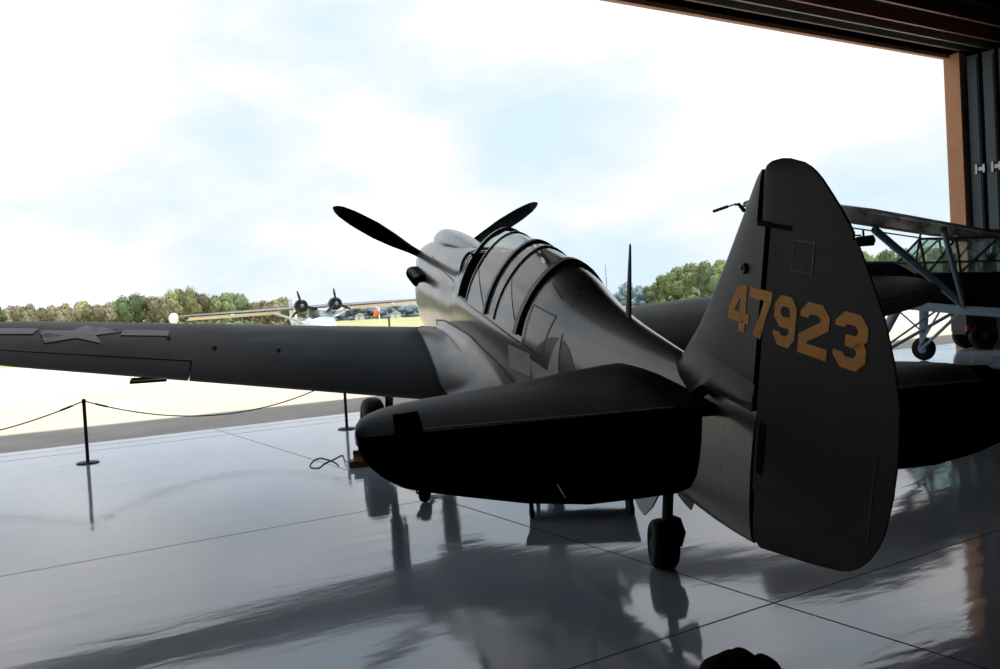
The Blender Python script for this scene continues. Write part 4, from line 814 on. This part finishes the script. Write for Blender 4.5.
# trees: a few crown meshes of leaf clumps, copied as individual trees
def crown_mesh(name, seed, nl, spread, leaf, m):
    rnd = random.Random(seed); mb = MB(); lobes = []
    for k in range(nl):
        a = rnd.random() * 2 * pi; r = spread * math.sqrt(rnd.random()); lobes.append((Vector((r * cos(a), r * sin(a), .55 + .42 * rnd.random() * (1.15 - r * .8))), .16 + .15 * rnd.random()))
    lobes.append((Vector((0, 0, .62)), .30)); lobes.append((Vector((.08, 0, .38)), .26))
    for k in range(5): lobes.append((Vector((.27 * cos(k * 1.257), .27 * sin(k * 1.257), .18)), .22))
    for c, r in lobes:
        rings = []
        for i in range(1, 6):
            t = -pi / 2 + pi * i / 6; rings.append([c + Vector((cos(t) * cos(b), cos(t) * sin(b), sin(t) * .85)) * r * .86 * (1 + .12 * rnd.uniform(-1, 1)) for b in [2 * pi * k / 8 for k in range(8)]])
        mb.loft(rings)
        for q in range(90):
            v = Vector((rnd.gauss(0, 1), rnd.gauss(0, 1), rnd.gauss(.15, 1))).normalized(); p = c + Vector((v.x, v.y, v.z * .85)) * r * rnd.uniform(.86, 1.1)
            a = v.cross(Vector((rnd.gauss(0, 1), rnd.gauss(0, 1), rnd.gauss(0, 1)))).normalized(); b = v.cross(a); b = (b + v * rnd.uniform(-.6, .6)).normalized(); s = leaf * rnd.uniform(.6, 1.3)
            mb.add([p - a * s - b * s * .6, p + a * s - b * s * .5, p + a * s * .8 + b * s * .7, p - a * s * .7 + b * s * .6], [(0, 1, 2, 3)])
    o = mb.build(name, m, None, None, 0); return o
KINDS = []
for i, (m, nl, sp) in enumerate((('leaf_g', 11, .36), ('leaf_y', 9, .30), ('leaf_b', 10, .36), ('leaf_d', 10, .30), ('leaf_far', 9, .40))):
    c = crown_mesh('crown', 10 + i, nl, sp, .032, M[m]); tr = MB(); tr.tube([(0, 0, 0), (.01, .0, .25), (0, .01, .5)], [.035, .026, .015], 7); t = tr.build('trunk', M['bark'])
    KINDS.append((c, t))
ORD = ['first', 'second', 'third', 'fourth', 'fifth', 'sixth', 'seventh', 'eighth', 'ninth', 'tenth', 'eleventh', 'twelfth', 'thirteenth', 'fourteenth', 'fifteenth', 'sixteenth', 'seventeenth', 'eighteenth', 'nineteenth', 'twentieth', 'twenty-first', 'twenty-second', 'twenty-third', 'twenty-fourth', 'twenty-fifth', 'twenty-sixth', 'twenty-seventh', 'twenty-eighth', 'twenty-ninth', 'thirtieth']
def tree(px, d, top, width, kind, label, group):
    g = gz(d) - .32; h = zat(px, top, d) - g; o = empty('tree', at(px, d, g), (0, 0, random.random() * 6)); tag(o, label, 'tree', group)
    w = width * d / FPX / .95
    for src, nm in zip(KINDS[kind], ('crown', 'trunk')):
        c = src.copy(); c.name = nm; COL.objects.link(c); c.parent = o
        c.scale = (w, w, h / 1.06) if nm == 'crown' else (h * .8, h * .8, h)
    return o
rt = random.Random(3)
tops = [(-10, 308), (0, 309), (20, 306), (45, 310), (60, 304), (90, 307), (120, 303), (150, 298), (165, 299), (190, 294), (205, 291), (215, 298), (235, 300), (250, 304), (265, 302), (285, 303), (300, 308)]
cw = {0: 'round green', 1: 'yellow-green', 2: 'brownish', 3: 'dark green'}
xs = [-6, 6, 17, 28, 40, 51, 62, 74, 85, 96, 107, 118, 130, 141, 152, 163, 174, 184, 194, 204, 215, 226, 238, 250, 262, 273, 284, 296]
for i, x in enumerate(xs):
    k = rt.choice((0, 0, 1, 2, 2, 3)) if i not in (1, 2, 10) else 2
    tree(x + rt.uniform(-2, 2), (232, 262, 292)[i % 3] + rt.uniform(-2, 2), lerp(tops, x)[0] + rt.uniform(-6, -1), rt.uniform(22, 27), k, '%s tree, %s from the left in the treeline seen over the left wing' % (cw[k], ORD[i]), 'treeline over the left wing')
for i, x in enumerate(range(303, 432, 9)):
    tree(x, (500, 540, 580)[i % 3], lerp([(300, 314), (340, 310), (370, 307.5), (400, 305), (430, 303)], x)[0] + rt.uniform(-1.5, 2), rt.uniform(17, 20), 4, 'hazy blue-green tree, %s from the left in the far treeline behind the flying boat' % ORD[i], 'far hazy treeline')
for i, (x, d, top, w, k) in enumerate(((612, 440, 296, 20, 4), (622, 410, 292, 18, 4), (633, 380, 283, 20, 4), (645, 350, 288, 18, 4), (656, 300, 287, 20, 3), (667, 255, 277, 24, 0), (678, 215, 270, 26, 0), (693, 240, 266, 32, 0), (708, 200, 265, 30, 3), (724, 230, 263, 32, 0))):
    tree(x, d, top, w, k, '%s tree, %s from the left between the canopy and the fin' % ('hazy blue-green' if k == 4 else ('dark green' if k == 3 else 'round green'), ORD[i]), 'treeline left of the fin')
for i, (x, d, top, w, k) in enumerate(((868, 250, 254, 26, 0), (888, 275, 253, 28, 3), (908, 250, 251, 26, 0), (928, 275, 250, 28, 0), (946, 250, 249, 26, 3))):
    tree(x, d, top, w, k, '%s tree, %s from the left behind the parked monoplane' % ('dark green' if k == 3 else 'round green', ORD[i]), 'treeline behind the monoplane')
for c, t in KINDS:
    for o in (c, t): bpy.data.objects.remove(o)

# ================================================================== LIGHT
w = bpy.data.worlds.new('cloudy_sky'); scene.world = w; w.use_nodes = True; nt = w.node_tree; n = nt.nodes; l = nt.links
bg = n['Background']; tc = n.new('ShaderNodeTexCoord'); mp = n.new('ShaderNodeMapping'); mp.inputs['Scale'].default_value = (1, 1, 2.2); mp.inputs['Location'].default_value = (.35, .1, .2); l.new(tc.outputs['Generated'], mp.inputs['Vector'])
no = n.new('ShaderNodeTexNoise'); no.inputs['Scale'].default_value = 3.1; no.inputs['Detail'].default_value = 9; no.inputs['Roughness'].default_value = .52; no.inputs['Distortion'].default_value = .15; l.new(mp.outputs[0], no.inputs['Vector'])
cr = n.new('ShaderNodeValToRGB'); e = cr.color_ramp.elements; e[0].position = .36; e[0].color = (.68, .82, .93, 1); e[1].position = .49; e[1].color = (.84, .885, .94, 1)
x = e.new(.66); x.color = (1.16, 1.16, 1.16, 1); x = e.new(.80); x.color = (.90, .92, .97, 1)
l.new(no.outputs['Fac'], cr.inputs[0]); l.new(cr.outputs[0], bg.inputs[0]); bg.inputs[1].default_value = 1.12
sd = bpy.data.lights.new('sun', 'SUN'); so = bpy.data.objects.new('sun', sd); COL.objects.link(so); sd.energy = 4.4; sd.angle = RAD(2.5); sd.color = (1, .95, .86)
sun_from = (HN * cos(RAD(67)) + HT * .08 + Vector((0, 0, sin(RAD(67))))).normalized(); so.location = (0, 0, 40); so.rotation_euler = sun_from.to_track_quat('Z', 'Y').to_euler()
scene.cycles.max_bounces = 10; scene.cycles.transparent_max_bounces = 16
